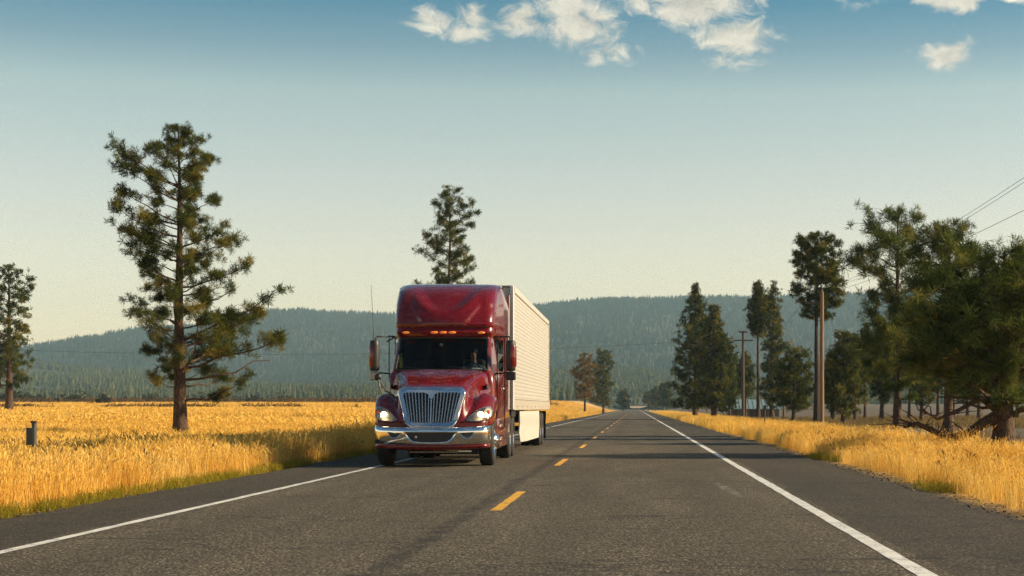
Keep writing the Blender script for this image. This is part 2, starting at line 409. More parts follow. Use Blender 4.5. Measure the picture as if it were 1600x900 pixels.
class MB:                                         # collects shapes, becomes ONE mesh
    def __init__(s): s.v, s.f = [], []
    def add(s, V, Fs):
        o = len(s.v); s.v += [tuple(p) for p in V]; s.f += [tuple(i + o for i in f) for f in Fs]; return s
    def box(s, c, d, ch=0.0):
        x, y, z = c; a, b, h = d[0] / 2, d[1] / 2, d[2] / 2
        ch = min(ch, a * .9, b * .9, h * .9)
        if ch <= 0:
            V = [(x + i * a, y + j * b, z + k * h) for i in (-1, 1) for j in (-1, 1) for k in (-1, 1)]
            return s.add(V, [(0, 1, 3, 2), (4, 6, 7, 5), (0, 4, 5, 1), (2, 3, 7, 6), (0, 2, 6, 4), (1, 5, 7, 3)])
        rings = []
        for zz, q in ((-h, ch), (-h + ch, 0), (h - ch, 0), (h, ch)):
            A, B = a - q, b - q
            rings.append([(x + p, y + r, z + zz) for p, r in ((-A, -B + ch), (-A + ch, -B), (A - ch, -B), (A, -B + ch), (A, B - ch), (A - ch, B), (-A + ch, B), (-A, B - ch))])
        return s.loft(rings, True, True)
    def loft(s, rings, closed=True, caps=False):
        n = len(rings[0]); V = [p for r in rings for p in r]; Fs = []
        for i in range(len(rings) - 1):
            for j in range(n if closed else n - 1):
                a, b = i * n + j, i * n + (j + 1) % n
                Fs.append((a, b, b + n, a + n))
        if caps: Fs += [tuple(range(n - 1, -1, -1)), tuple(range((len(rings) - 1) * n, len(rings) * n))]
        return s.add(V, Fs)
    def tube(s, pts, rad, n=8, caps=True):
        pts = [Vector(p) for p in pts]
        rad = [rad] * len(pts) if isinstance(rad, (int, float)) else rad
        rings, up = [], Vector((0.13, 0.31, 1)).normalized()
        for i, p in enumerate(pts):
            d = (pts[min(i + 1, len(pts) - 1)] - pts[max(i - 1, 0)]).normalized()
            a = d.cross(up)
            if a.length < 0.2: a = d.cross(Vector((1, 0.2, 0)))
            a.normalize(); b = d.cross(a)
            rings.append([tuple(p + (a * math.cos(q) + b * math.sin(q)) * rad[i]) for q in [2 * math.pi * k / n for k in range(n)]])
        return s.loft(rings, True, caps)
    def lathe(s, prof, c, axis='x', n=28):        # prof: (radius, offset along axis)
        rings = []
        for r, o in prof:
            ring = []
            for k in range(n):
                q = 2 * math.pi * k / n
                p, u = r * math.cos(q), r * math.sin(q)
                ring.append((c[0] + o, c[1] + p, c[2] + u) if axis == 'x' else (c[0] + p, c[1] + o, c[2] + u) if axis == 'y' else (c[0] + p, c[1] + u, c[2] + o))
            rings.append(ring)
        return s.loft(rings, True, False)
    def prism(s, poly, y0, y1):                   # polygon (x,z) pushed along y
        n = len(poly)
        V = [(x, y0, z) for x, z in poly] + [(x, y1, z) for x, z in poly]
        return s.add(V, [tuple(range(n)), tuple(range(2 * n - 1, n - 1, -1))] + [(i, i + n, (i + 1) % n + n, (i + 1) % n) for i in range(n)])
    def build(s, name, mat, parent=None, loc=None, smooth=None):
        me = bpy.data.meshes.new(name)
        me.from_pydata(s.v, [], s.f)
        import bmesh
        bm = bmesh.new(); bm.from_mesh(me)
        bmesh.ops.recalc_face_normals(bm, faces=bm.faces[:])
        bm.to_mesh(me); bm.free()
        if smooth is not None:
            me.polygons.foreach_set('use_smooth', [True] * len(me.polygons))
            if smooth < 179: me.set_sharp_from_angle(angle=R(smooth))
        return link(name, me, mat, parent, loc)

def scatter(name, pts, rot, scl, idx, srcs, mat=None):
    """one object: copies of the source meshes on points, by geometry nodes"""
    me = bpy.data.meshes.new(name)
    n = len(pts)
    me.vertices.add(n); me.vertices.foreach_set('co', np.ascontiguousarray(pts, np.float32).ravel())
    for nm, ty, key, val in (('rot', 'FLOAT_VECTOR', 'vector', rot), ('scl', 'FLOAT_VECTOR', 'vector', scl)):
        a = me.attributes.new(nm, ty, 'POINT'); a.data.foreach_set(key, np.ascontiguousarray(val, np.float32).ravel())
    a = me.attributes.new('idx', 'INT', 'POINT'); a.data.foreach_set('value', np.ascontiguousarray(idx, np.int32))
    me.update()
    o = bpy.data.objects.new(name, me); COL.objects.link(o)
    src = bpy.data.collections.new(name + '_kinds')
    for k, sm in enumerate(srcs):
        src.objects.link(bpy.data.objects.new('%s_kind_%02d' % (name, k), sm))
    nt = bpy.data.node_groups.new(name + '_nodes', 'GeometryNodeTree')
    nt.interface.new_socket('Geometry', in_out='INPUT', socket_type='NodeSocketGeometry')
    nt.interface.new_socket('Geometry', in_out='OUTPUT', socket_type='NodeSocketGeometry')
    N, L = nt.nodes, nt.links
    gi, go, ip, ci = N.new('NodeGroupInput'), N.new('NodeGroupOutput'), N.new('GeometryNodeInstanceOnPoints'), N.new('GeometryNodeCollectionInfo')
    ci.inputs[0].default_value = src; ci.inputs['Separate Children'].default_value = True; ci.inputs['Reset Children'].default_value = True
    ip.inputs['Pick Instance'].default_value = True
    def attr(nm, ty):
        q = N.new('GeometryNodeInputNamedAttribute'); q.data_type = ty; q.inputs[0].default_value = nm
        return q.outputs[0]
    L.new(gi.outputs[0], ip.inputs['Points']); L.new(ci.outputs[0], ip.inputs['Instance'])
    L.new(attr('idx', 'INT'), ip.inputs['Instance Index'])
    e2r = N.new('FunctionNodeEulerToRotation'); L.new(attr('rot', 'FLOAT_VECTOR'), e2r.inputs[0]); L.new(e2r.outputs[0], ip.inputs['Rotation'])
    L.new(attr('scl', 'FLOAT_VECTOR'), ip.inputs['Scale']); L.new(ip.outputs[0], go.inputs[0])
    md = o.modifiers.new('scatter', 'NODES'); md.node_group = nt
    return o

# ------------------------------------------------------------------ terrain
def sstep(a, b, x):
    t_ = np.clip((x - a) / (b - a), 0, 1); return t_ * t_ * (3 - 2 * t_)
def vnoise(x, y, seed=0):                         # cheap smooth noise in numpy
    r_ = np.random.default_rng(seed); o = 0
    for k in range(6):
        f = 1.9 ** k; a, p = r_.uniform(0, 6.28), r_.uniform(0, 6.28, 2)
        o = o + np.sin((x * math.cos(a) + y * math.sin(a)) * f + p[0]) * np.sin((-x * math.sin(a) + y * math.cos(a)) * f * 1.1 + p[1]) / f ** 0.9
    return o
def gz(x, y):
    x, y = np.asarray(x, float), np.asarray(y, float)
    rise = 0.0061 * np.clip(y - 60, 0, 1500) * sstep(9.5, 30, -x)
    ditch = -0.10 * sstep(-7.0, -7.8, x) * (1 - sstep(-9, -13, x)) * -1 * -1
    rough = 0.05 * vnoise(x * 0.25, y * 0.25, 3) * sstep(8, 14, np.abs(x + 1.5))
    riser = 0.004 * np.clip(y - 110, 0, 1500) * sstep(12, 40, x)
    return -0.05 + rise + ditch * 0.6 + rough + riser
def grid_mesh(name, xs, ys, fz):
    Xg, Yg = np.meshgrid(xs, ys)
    V = np.stack([Xg.ravel(), Yg.ravel(), fz(Xg, Yg).ravel()], 1)
    nx, ny = len(xs), len(ys)
    i = (np.arange(ny - 1)[:, None] * nx + np.arange(nx - 1)[None]).ravel()
    return np_mesh(name, V, np.stack([i, i + 1, i + 1 + nx, i + nx], 1), smooth=True)
xs = np.unique(np.concatenate([np.linspace(-60, 60, 121), np.linspace(-300, 300, 61), np.linspace(-4800, 4800, 49)]))
ys = np.unique(np.concatenate([np.linspace(-10, 120, 105), np.linspace(120, 900, 79), np.linspace(-900, 4800, 39)]))
tag(link('ground', grid_mesh('ground', xs, ys, gz), 'ground'), kind='structure')

# road slab with a crumbled edge
ROADC, LE, RE = -1.60, -6.78, 4.06
yy = np.concatenate([np.arange(-60, 120, 0.35), np.arange(120, 400, 4.0), np.arange(400, 1300, 30.0)])
def edge(x0, sgn, seed):
    r_ = np.random.default_rng(seed)
    return x0 + sgn * (0.07 * vnoise(yy * 0.9, yy * 0, seed) * 0.6 + r_.normal(0, 0.018, len(yy)))
le, re = edge(LE, 1, 1), edge(RE, 1, 2)
cols = []
for xcol, z in ((le - 0.05, -0.14), (le, -0.02), (le + 0.10, 0.0), (np.full_like(yy, -5.5), 0.0), (np.full_like(yy, ROADC), 0.0), (np.full_like(yy, 2.5), 0.0), (re - 0.10, 0.0), (re, -0.02), (re + 0.05, -0.14)):
    cols.append(np.stack([xcol, yy, np.full_like(yy, z)], 1))
V = np.stack(cols, 1).reshape(-1, 3); nc = len(cols)
i = (np.arange(len(yy) - 1)[:, None] * nc + np.arange(nc - 1)[None]).ravel()
road = tag(link('road', np_mesh('road', V, np.stack([i, i + 1, i + 1 + nc, i + nc], 1)), 'asphalt'), kind='structure')

def strip(name, x0, wd, y0, y1, step, mat, seed, z=0.004, par=road):
    r_ = np.random.default_rng(seed)
    q = np.append(np.arange(y0, y1, step), y1)
    jl, jr = r_.normal(0, 0.004, len(q)), r_.normal(0, 0.004, len(q))
    V = np.concatenate([np.stack([np.full_like(q, x0 - wd / 2) + jl, q, np.full_like(q, z)], 1), np.stack([np.full_like(q, x0 + wd / 2) + jr, q, np.full_like(q, z)], 1)])
    n = len(q); i = np.arange(n - 1)
    return link(name, np_mesh(name, V, np.stack([i, i + n, i + n + 1, i + 1], 1)), mat, par)
strip('edge_line', 2.05, 0.14, -30, 1200, 0.5, 'line_white', 5)
strip('edge_line', -5.17, 0.11, -30, 1200, 0.5, 'line_white', 6)
for k in range(-2, 22):
    strip('centre_dash', -1.60, 0.125, 18.9 + 14.7 * k, 18.9 + 14.7 * k + 4.3, 0.25, 'line_yellow', 40 + k)

# hills: silhouettes measured as ridge heights
def ridge(name, pts, Yc, Yb, Ye, xs, ny, seed, amp):
    pxs = np.array([at(p[0], Yc) for p in pts]); zs = np.array([hz(p[1] + 7, Yc) for p in pts])
    def fz(X, Y):
        zc = np.interp(X, pxs, zs)
        up = sstep(Yb, Yc, Y) * 0.55 + np.clip((Y - Yb) / (Yc - Yb), 0, 1) * 0.45
        dn = 1 - 0.9 * sstep(Yc, Ye, Y)
        hgt = np.where(Y < Yc, up, dn)
        b0 = np.interp(Y, [0, 60, 1500, 9000], [0, 0, 8.0, 8.0])
        gull = vnoise(X * 0.006, Y * 0.003, seed) * amp * 4 * up * (1 - up) * (Y < Yc)
        return -3 + b0 + (zc - b0) * hgt + gull
    o = link(name, grid_mesh(name, xs, np.linspace(Yb, Ye, ny), fz), 'forest_floor')
    tag(o, kind='structure')
    return fz
BACK = [(-900, 520), (-300, 545), (0, 553), (60, 550), (130, 543), (210, 522), (300, 508), (380, 503), (430, 487), (470, 478), (520, 482), (620, 486), (720, 482), (840, 471),
        (940, 463), (1100, 460), (1260, 457), (1400, 452), (1600, 446), (2200, 470), (3000, 520)]
FORE = [(-900, 545), (-200, 552), (0, 562), (60, 562), (200, 575), (330, 587), (420, 596), (520, 600), (640, 598), (800, 584), (900, 570), (1000, 574), (1150, 590), (1400, 600), (1700, 590), (2500, 570)]
FAR = [(-1200, 505), (-300, 522), (20, 533), (70, 531), (110, 529), (150, 536), (400, 545), (900, 545)]
fz_back = ridge('hills', BACK, 3300.0, 1700.0, 4100.0, np.linspace(-2600, 2600, 131), 60, 5, 12.0)
fz_fore = ridge('hills', FORE, 1750.0, 1050.0, 2200.0, np.linspace(-1500, 1500, 101), 40, 9, 5.0)
ridge('hills', FAR, 4500.0, 4150.0, 4700.0, np.linspace(-4000, 1000, 90), 10, 11, 5.0)

# ------------------------------------------------------------------ far forest (one mass, far too many to count)
def far_conifer(seed, mat):
    r_ = np.random.default_rng(seed); V, Fs = [], []
    H = 1.0; n = 7
    for k in range(6):                            # ragged skirts
        z0 = 0.06 + k * 0.155; z1 = min(z0 + 0.30, 1.0); rad = (0.20 * (1 - z0) + 0.02) * r_.uniform(0.85, 1.15)
        o = len(V); V.append((r_.normal(0, .006), r_.normal(0, .006), z1))
        for j in range(n):
            q = 2 * math.pi * (j + r_.uniform(-.3, .3)) / n; rr = rad * r_.uniform(0.55, 1.2)
            V.append((rr * math.cos(q), rr * math.sin(q), z0 + r_.uniform(-.03, .03)))
        for j in range(n): Fs.append((o, o + 1 + j, o + 1 + (j + 1) % n))
    me = np_mesh('far_conifer', np.array(V), np.array(Fs), tint=np.repeat(r_.uniform(.2, .8), len(V)))
    me.materials.append(MATS[mat])
    return me
r_ = np.random.default_rng(3)
def forest_on(fz, X0, X1, Y0, Y1, n, h0, h1, keep=None):
    x, y = r_.uniform(X0, X1, n), r_.uniform(Y0, Y1, n)
    ok = (np.abs(at(800, y) - x) < 900 * y / F * 1.25)
    if keep is not None: ok &= keep(x, y)
    x, y = x[ok], y[ok]
    s = (h0 + (h1 - h0) * r_.beta(2, 3, len(x))) * (1 + 0.12 * vnoise(x * 0.02, y * 0.02, 8))
    return np.stack([x, y, fz(x, y) - 0.6], 1), s
def forest(parts, mat, label):
    P, S = np.concatenate([q[0] for q in parts]), np.concatenate([q[1] for q in parts]); n = len(P)
    o = scatter('forest', P, np.stack([r_.normal(0, .03, n), r_.normal(0, .03, n), r_.uniform(0, 6.28, n)], 1), np.stack([S * r_.uniform(.7, 1.35, n), S * r_.uniform(.7, 1.35, n), S], 1), r_.integers(0, 6, n), [far_conifer(s, mat) for s in range(6)])
    tag(o, label, 'forest', kind='stuff')
forest([forest_on(fz_back, -2400, 1600, 1720, 3340, 95000, 5, 15)], 'needles_back_shaded', 'shade-darkened conifer forest covering the high distant ridge')
forest([forest_on(fz_fore, -1250, 950, 1060, 1800, 42000, 4, 12.5, lambda x, y: vnoise(x * 0.012, y * 0.012, 4) > -0.5),
        forest_on(lambda x, y: gz(x, y), -700, 560, 820, 1075, 5000, 4, 11, lambda x, y: (np.abs(x) > 14) & (y > 900 + 90 * vnoise(x * 0.01, x * 0, 2)))], 'needles_far', 'sunlit conifer forest on the foothills along the pasture edge')

# ------------------------------------------------------------------ trees
def unit(a): return a / np.maximum(np.linalg.norm(a, axis=-1, keepdims=True), 1e-9)
def tuft_mesh(name, C, D, S, nb, r_, wid=0.075, spread=0.85, base=0.5, tint=None):
    """needle bursts: C centres, D axis, S size -> one mesh of single-triangle needles bunches"""
    n = len(C)
    C = np.repeat(C, nb, 0); D = np.repeat(D, nb, 0); Sz = np.repeat(S, nb)
    tn = np.repeat(tint if tint is not None else r_.beta(2, 2.6, n), nb)
    d = unit(D * base + unit(r_.normal(0, 1, C.shape)) * spread)
    ln = Sz * r_.uniform(0.6, 1.1, len(C))
    b = C - D * (Sz * r_.uniform(0, 0.45, len(C)))[:, None] + r_.normal(0, 0.10, C.shape) * Sz[:, None]
    sidev = unit(np.cross(d, r_.normal(0, 1, C.shape)))
    wv = sidev * (Sz * wid * r_.uniform(0.7, 1.3, len(C)))[:, None]
    mid = b + d * (ln * 0.55)[:, None]
    tip = b + d * ln[:, None] + r_.normal(0, 0.05, C.shape) * Sz[:, None]
    V = np.stack([b, mid + wv, tip, mid - wv], 1).reshape(-1, 3)
    i = np.arange(len(b)) * 4
    tn = np.clip(tn + r_.normal(0, 0.06, len(tn)), 0, 1)
    return np_mesh(name, V, np.stack([i, i + 1, i + 2, i + 3], 1), tint=np.repeat(tn, 4))

def pine_parts(H, r0, prof, nbr, seed, tuft=0.34, per=8, blades=22, droop=0.0, lift=0.35, lean=(0, 0), bare=0.12, thick=1.0, wob=0.02, wid=0.075, branch_r=0.2, inner=0.35, clump=4):
    """prof: rows (t, left, right) of crown reach in metres against height fraction. Returns meshes trunk, branches, crown."""
    r_ = np.random.default_rng(seed)
    pt = np.array([p[0] for p in prof]); pl = np.array([p[1] for p in prof]); pr = np.array([p[2] for p in prof])
    K = 16
    tz = np.linspace(0, 1, K)
    off = np.cumsum(r_.normal(0, wob * H / K, (K, 2)), 0); off[0] = 0
    tx = off[:, 0] + lean[0] * tz ** 1.5; ty = off[:, 1] + lean[1] * tz ** 1.5
    rad = r0 * (1 - tz * 0.93) * (1 + 0.45 * np.exp(-tz * 22))
    tb = MB(); tb.tube(list(zip(tx, ty, tz * H)), list(rad), 9)
    bb = MB(); C, D, S, T = [], [], [], []
    t0 = pt[0]
    for k in range(nbr):
        t_ = t0 + (1 - t0) * ((k + r_.uniform(0, 1)) / nbr) ** 0.92
        ph = k * 2.39996 + r_.normal(0, 0.35)
        c_ = math.cos(ph)
        L_, R_ = np.interp(t_, pt, pl), np.interp(t_, pt, pr)
        reach = (R_ if c_ > 0 else L_) * abs(c_) + 0.5 * (L_ + R_) * (1 - abs(c_))
        reach *= r_.uniform(0.50, 1.06) * (1.0 if r_.uniform() > 0.15 else 0.55)
        if reach < 0.12: continue
        up = lift * (0.2 + 0.9 * t_) - droop * (1 - t_) + r_.normal(0, 0.10)
        crv = r_.uniform(0.05, 0.28)
        z_at = t_ * H - reach * (up + crv) * 0.55
        z_at = max(z_at, 0.05 * H)
        ts = min(z_at / H, 0.985)
        x0, y0 = np.interp(ts, tz, tx), np.interp(ts, tz, ty)
        side = r_.normal(0, 0.13)
        pts = []
        for s in np.linspace(0, 1, 6):
            pts.append((x0 + reach * s * math.cos(ph + side * s), y0 + reach * s * math.sin(ph + side * s), z_at + reach * (up * s + crv * s * s) + r_.normal(0, 0.02) * reach * (s > 0)))
        br = min(np.interp(ts, tz, rad) * 0.45, (0.012 + 0.017 * reach) * branch_r / 0.2)
        bb.tube(pts, [br * (1 - 0.8 * s) for s in np.linspace(0, 1, 6)], 5, False)
        if r_.uniform() < bare and t_ < 0.75: continue
        P_ = np.array(pts)
        lw = np.linspace(0, 1, 6)
        m = max(2, int(round(per * (0.30 + 0.70 * reach / max(pl.max(), pr.max())))))
        for j in range(m):                        # clumps of tufts on side twigs, with air between them
            s = 1.0 if j == 0 else 1 - (1 - inner) * r_.uniform(0.05, 1) ** 1.2
            q = np.array([np.interp(s, lw, P_[:, a]) for a in range(3)])
            latk = r_.choice((-1, 1)) * r_.uniform(0.10, 0.42) * reach * (1.15 - s) + r_.normal(0, 0.05)
            tip = q + np.array([-math.sin(ph), math.cos(ph), 0]) * latk * (j > 0) + np.array([0.10 * math.cos(ph), 0.10 * math.sin(ph), r_.uniform(0.02, 0.16)]) * min(reach, 1.5)
            if j and np.linalg.norm(tip - q) > 0.15:
                bb.tube([tuple(q), tuple((q + tip) / 2 + r_.normal(0, 0.03, 3)), tuple(tip)], [br * 0.38, br * 0.28, br * 0.14], 3, False)
            out = np.array([math.cos(ph), math.sin(ph), 0.9]) * 0.8 + (tip - q)
            cl = r_.beta(1.6, 2.0); ts_ = tuft * min(1.0, 0.50 + 0.6 * reach / max(pl.max(), pr.max()))
            for w_ in range(int(r_.integers(max(1, clump - 2), clump + 2))):
                C.append(tip + r_.normal(0, 1, 3) * (0.62, 0.62, 0.42) * ts_ * (w_ > 0)); D.append(out + r_.normal(0, 0.5, 3)); S.append(ts_ * r_.uniform(0.7, 1.2)); T.append(np.clip(cl + r_.normal(0, .08), 0, 1))
    for j in range(7):                            # leader
        s = 1 - 0.05 * j * r_.uniform(.6, 1)
        C.append(np.array([np.interp(s, tz, tx), np.interp(s, tz, ty), s * H]) + r_.normal(0, 0.08, 3)); D.append(np.array([0, 0, 1.0]) + r_.normal(0, .4, 3)); S.append(tuft * 0.6 * r_.uniform(0.7, 1.1)); T.append(r_.beta(2, 2))
    crown = tuft_mesh('crown', np.array(C), unit(np.array(D)), np.array(S), int(blades), r_, wid=wid * thick, tint=np.array(T))
    return tb, bb, crown
def plant_tree(name, label, px, Y, parts, mat='needles', bmat='bark', group=None, z=None, rz=0.0, cat='tree', x=None):
    X = at(px, Y) if x is None else x
    root = empty(name, (X, Y, float(gz(X, Y)) - 0.06 if z is None else z), rz)
    tag(root, label, cat, group)
    tb, bb, crown = parts
    tb.build('trunk', bmat, root, smooth=80)
    if bb.v: bb.build('branches', bmat, root, smooth=80)['kind'] = 'stuff'
    link('crown', crown, mat, root)
    return root
def copy_tree(o, loc, rz, sc_, label=None, group=None):
    c = o.copy(); COL.objects.link(c)
    c.location, c.rotation_euler, c.scale = loc, (0, 0, rz), (sc_, sc_, sc_) if isinstance(sc_, (int, float)) else sc_
    if label: c['label'] = label
    if group: c['group'] = group
    for ch in list(o.children):
        d = ch.copy(); COL.objects.link(d); d.parent = c
    return c
def prof_px(rows, xc, ytop, ybase, Y):            # crown outline rows (y, x left, x right) of the photo -> (t, left, right)
    out = []
    for (y, l, r2) in sorted(rows, key=lambda q: -q[0]):
        out.append(((ybase - y) / (ybase - ytop), (xc - l) * Y / F, (r2 - xc) * Y / F))
    return out
def tree_px(name, label, xc, ytop, ybase, Y, rows, r0, seed, mat='needles', bmat='bark', **k):
    zb = float(gz(at(xc, Y), Y)) - 0.06
    H = hz(ytop, Y) - zb
    yb = VY + (CAMZ - zb) * F / Y
    pr_ = prof_px(rows, xc, ytop, yb, Y)
    nbr = k.pop('nbr', 70)
    grp = k.pop('group', None)
    return plant_tree(name, label, xc, Y, pine_parts(H, r0, pr_, nbr, seed, **k), mat, bmat, grp)

# the lone pine in the pasture, left
tree_px('pine_tree', 'tall open-crowned pine standing alone in the golden pasture by the road', 282, 200, 688, 59.7,
        [(612, 278, 405), (590, 268, 425), (560, 212, 425), (530, 203, 448), (505, 208, 444), (480, 218, 425), (455, 225, 388), (425, 200, 380), (395, 185, 386), (365, 174, 372), (345, 180, 352),
         (320, 190, 330), (290, 190, 318), (262, 188, 334), (240, 200, 334), (222, 250, 325), (204, 270, 300)],
        0.26, 17, nbr=112, tuft=0.29, per=7, blades=40, lift=0.30, bare=0.08, branch_r=0.17, wob=0.012, wid=0.036, clump=8)
tree_px('pine_tree', 'dense narrow pine at the far left edge beyond the roadside post', 14, 415, 648, 150.0,
        [(610, -14, 40), (585, -40, 58), (560, -45, 60), (530, -40, 52), (500, -38, 48), (470, -34, 46), (445, -25, 45), (425, -5, 34), (415, 0, 20)],
        0.36, 12, nbr=90, tuft=0.38, per=6, blades=16, lift=0.30, bare=0.03, wid=0.08, clump=7)
tree_px('pine_tree', 'pointed pine rising behind the red truck roof', 698, 293, 660, 110.0,
        [(600, 655, 742), (440, 648, 746), (410, 650, 745), (395, 652, 735), (370, 662, 730), (345, 668, 735), (330, 668, 742), (312, 672, 722), (300, 688, 712)],
        0.22, 13, nbr=118, tuft=0.31, per=6, blades=24, lift=0.25, droop=0.12, bare=0.06, wid=0.045, clump=6, branch_r=0.16)
tree_px('pine_tree', 'rust-brown pine on the verge beyond the trailer', 914, 553, 650, 330.0,
        [(625, 898, 932), (600, 894, 936), (580, 894, 934), (565, 900, 930), (555, 908, 922)], 0.25, 14, mat='needles_rust', nbr=60, tuft=0.5, per=6, blades=14, wid=0.11, bare=0.02, clump=4)
tree_px('pine_tree', 'dark green pine beside the rust-brown one past the trailer', 943, 548, 650, 345.0,
        [(632, 930, 960), (610, 928, 961), (585, 928, 960), (565, 928, 958), (552, 934, 952)], 0.25, 15, mat='needles_fir', nbr=66, tuft=0.5, per=7, blades=14, wid=0.11, bare=0.0, clump=4)
tree_px('pine_tree', 'small hazy pine at the far end of the left verge', 973, 611, 645, 600.0,
        [(635, 964, 983), (622, 965, 983), (613, 969, 978)], 0.2, 16, mat='needles_fir', nbr=30, tuft=0.9, per=8, blades=14, wid=0.14)
# right of the road, from far to near
far_specs = [(1013, 612, 640.0), (1024, 606, 600.0), (1036, 600, 520.0), (1042, 598, 470.0)]
for q, (px, yt, Y) in enumerate(far_specs):
    tree_px('conifer_tree', ['smallest hazy conifer nearest the road end on the far side', 'second hazy conifer from the road end in the distant row', 'third hazy conifer from the road end in the distant row', 'tallest hazy conifer of the distant row, beside the twin conifers'][q],
            px, yt, 645, Y, [(634, px - 9, px + 9), (620, px - 8, px + 8), (yt + 2, px - 3, px + 3)], 0.2, 20 + q, mat='needles_fir', nbr=30, tuft=0.8, per=8, blades=14, wid=0.14, group='distant conifers by the road end')
tree_px('conifer_tree', 'broad tall conifer with pointed top, roadside one of the close pair', 1086, 443, 652, 165.0,
        [(640, 1058, 1105), (618, 1050, 1112), (595, 1046, 1112), (570, 1046, 1110), (545, 1052, 1108), (520, 1058, 1105), (495, 1064, 1102), (470, 1074, 1098), (450, 1081, 1091)],
        0.26, 25, mat='needles_fir', nbr=170, tuft=0.4, per=7, blades=14, droop=0.18, lift=0.16, bare=0.0, wid=0.09, inner=0.15, clump=4)
tree_px('conifer_tree', 'slightly shorter conifer with reddish trunk leaning against its taller twin', 1115, 478, 652, 160.0,
        [(640, 1088, 1142), (615, 1086, 1148), (590, 1088, 1146), (560, 1092, 1143), (530, 1095, 1138), (505, 1098, 1130), (485, 1108, 1122)],
        0.26, 26, mat='needles_fir', nbr=140, tuft=0.4, per=7, blades=14, droop=0.15, lift=0.16, bare=0.02, wid=0.09, inner=0.2, clump=4)
tree_px('conifer_tree', 'slim tall conifer with bare lower trunk beside the crossarm pole', 1184, 441, 655, 170.0,
        [(525, 1176, 1196), (505, 1170, 1200), (480, 1170, 1199), (460, 1174, 1197), (447, 1180, 1190)], 0.22, 27, mat='needles_fir', nbr=80, tuft=0.38, per=6, blades=14, droop=0.1, lift=0.2, bare=0.0, wid=0.09, inner=0.2, clump=4)
tree_px('conifer_tree', 'tall conifer foliaged to the ground right of the slim one', 1206, 440, 655, 168.0,
        [(635, 1196, 1224), (600, 1188, 1232), (570, 1190, 1230), (545, 1190, 1230), (515, 1195, 1224), (490, 1196, 1226), (465, 1200, 1218), (447, 1202, 1210)],
        0.24, 28, mat='needles_fir', nbr=125, tuft=0.38, per=6, blades=14, droop=0.1, lift=0.2, bare=0.02, wid=0.09, inner=0.2, clump=4)
tree_px('pine_tree', 'round-topped pine close behind the wooden utility pole', 1276, 368, 667, 101.0,
        [(500, 1258, 1300), (478, 1248, 1318), (455, 1240, 1322), (430, 1236, 1322), (405, 1240, 1312), (385, 1246, 1308), (372, 1256, 1292)],
        0.21, 29, bmat='bark_shaded', nbr=66, tuft=0.3, per=6, blades=22, lift=0.35, bare=0.04, wid=0.065, clump=7)
tree_px('pine_tree', 'bushy low conifer between the utility pole and the big pines', 1318, 520, 665, 108.0,
        [(648, 1290, 1345), (620, 1286, 1350), (590, 1288, 1350), (560, 1294, 1344), (535, 1304, 1334)], 0.2, 30, mat='needles_fir', nbr=70, tuft=0.32, per=6, blades=16, wid=0.08, inner=0.15, bare=0.0, clump=4)
tree_px('pine_tree', 'dark spreading young pine left of the utility pole', 1240, 545, 662, 118.0,
        [(640, 1205, 1272), (615, 1200, 1276), (590, 1206, 1276), (565, 1218, 1268), (550, 1230, 1256)], 0.18, 31, mat='needles_fir', nbr=70, tuft=0.32, per=6, blades=16, wid=0.08, inner=0.15, bare=0.0, clump=4)
# the near grove, right edge
tree_px('pine_tree', 'tallest crowded pine of the near grove on the right', 1402, 330, 700, 68.0,
        [(622, 1372, 1430), (595, 1350, 1455), (560, 1340, 1465), (520, 1330, 1475), (480, 1322, 1470), (450, 1322, 1465), (420, 1330, 1460), (390, 1336, 1455), (365, 1345, 1440), (345, 1362, 1428), (334, 1380, 1412)],
        0.20, 32, nbr=66, tuft=0.42, per=7, blades=46, lift=0.45, bare=0.03, wid=0.032, clump=3, mat='needles_near')
tree_px('pine_tree', 'second pine of the near grove, between the tallest and the thick-trunked one', 1482, 352, 700, 62.0,
        [(615, 1440, 1515), (595, 1425, 1535), (570, 1415, 1545), (530, 1410, 1552), (490, 1410, 1552), (450, 1420, 1548), (420, 1425, 1545), (395, 1432, 1538), (372, 1442, 1525), (356, 1462, 1500)],
        0.20, 33, nbr=66, tuft=0.42, per=7, blades=46, lift=0.45, bare=0.03, wid=0.032, clump=3, mat='needles_near')
big = tree_px('pine_tree', 'big thick-trunked pine with a low crooked limb at the right edge', 1567, 392, 712, 40.6,
        [(640, 1490, 1640), (610, 1440, 1690), (580, 1420, 1700), (545, 1410, 1710), (510, 1405, 1720), (480, 1415, 1710), (450, 1440, 1700), (425, 1480, 1670), (404, 1530, 1620)],
        0.31, 34, nbr=74, tuft=0.38, per=8, blades=46, lift=0.30, droop=0.16, bare=0.10, wid=0.03, branch_r=0.34, clump=3, mat='needles_near')
def low_limb(pts, rads, seed, twigs):
    b = MB(); b.tube(pts, rads, 8)
    r_ = np.random.default_rng(seed); P_ = np.array(pts)
    for k in range(twigs):
        s = r_.uniform(0.25, 1); q = np.array([np.interp(s, np.linspace(0, 1, len(P_)), P_[:, a]) for a in range(3)])
        d = r_.normal(0, 1, 3) * (0.42, 0.35, 0.30); d[0] -= 0.15; d[2] = abs(d[2]) + 0.05
        b.tube([tuple(q), tuple(q + d * 0.5 + r_.normal(0, .06, 3)), tuple(q + d + r_.normal(0, .06, 3))], [0.022, 0.014, 0.006], 4)
    return b
def loc_px(px, py, Y): return (at(px, Y) - at(1567, 40.6), Y - 40.6, hz(py, Y) - big.location.z)
lb = low_limb([loc_px(1560, 650, 40.6), loc_px(1535, 662, 40.5), loc_px(1510, 680, 40.4), loc_px(1480, 684, 40.3), loc_px(1452, 670, 40.2), loc_px(1432, 662, 40.1), loc_px(1412, 668, 40.0)],
              [0.17, 0.13, 0.105, 0.09, 0.075, 0.05, 0.02], 5, 26)
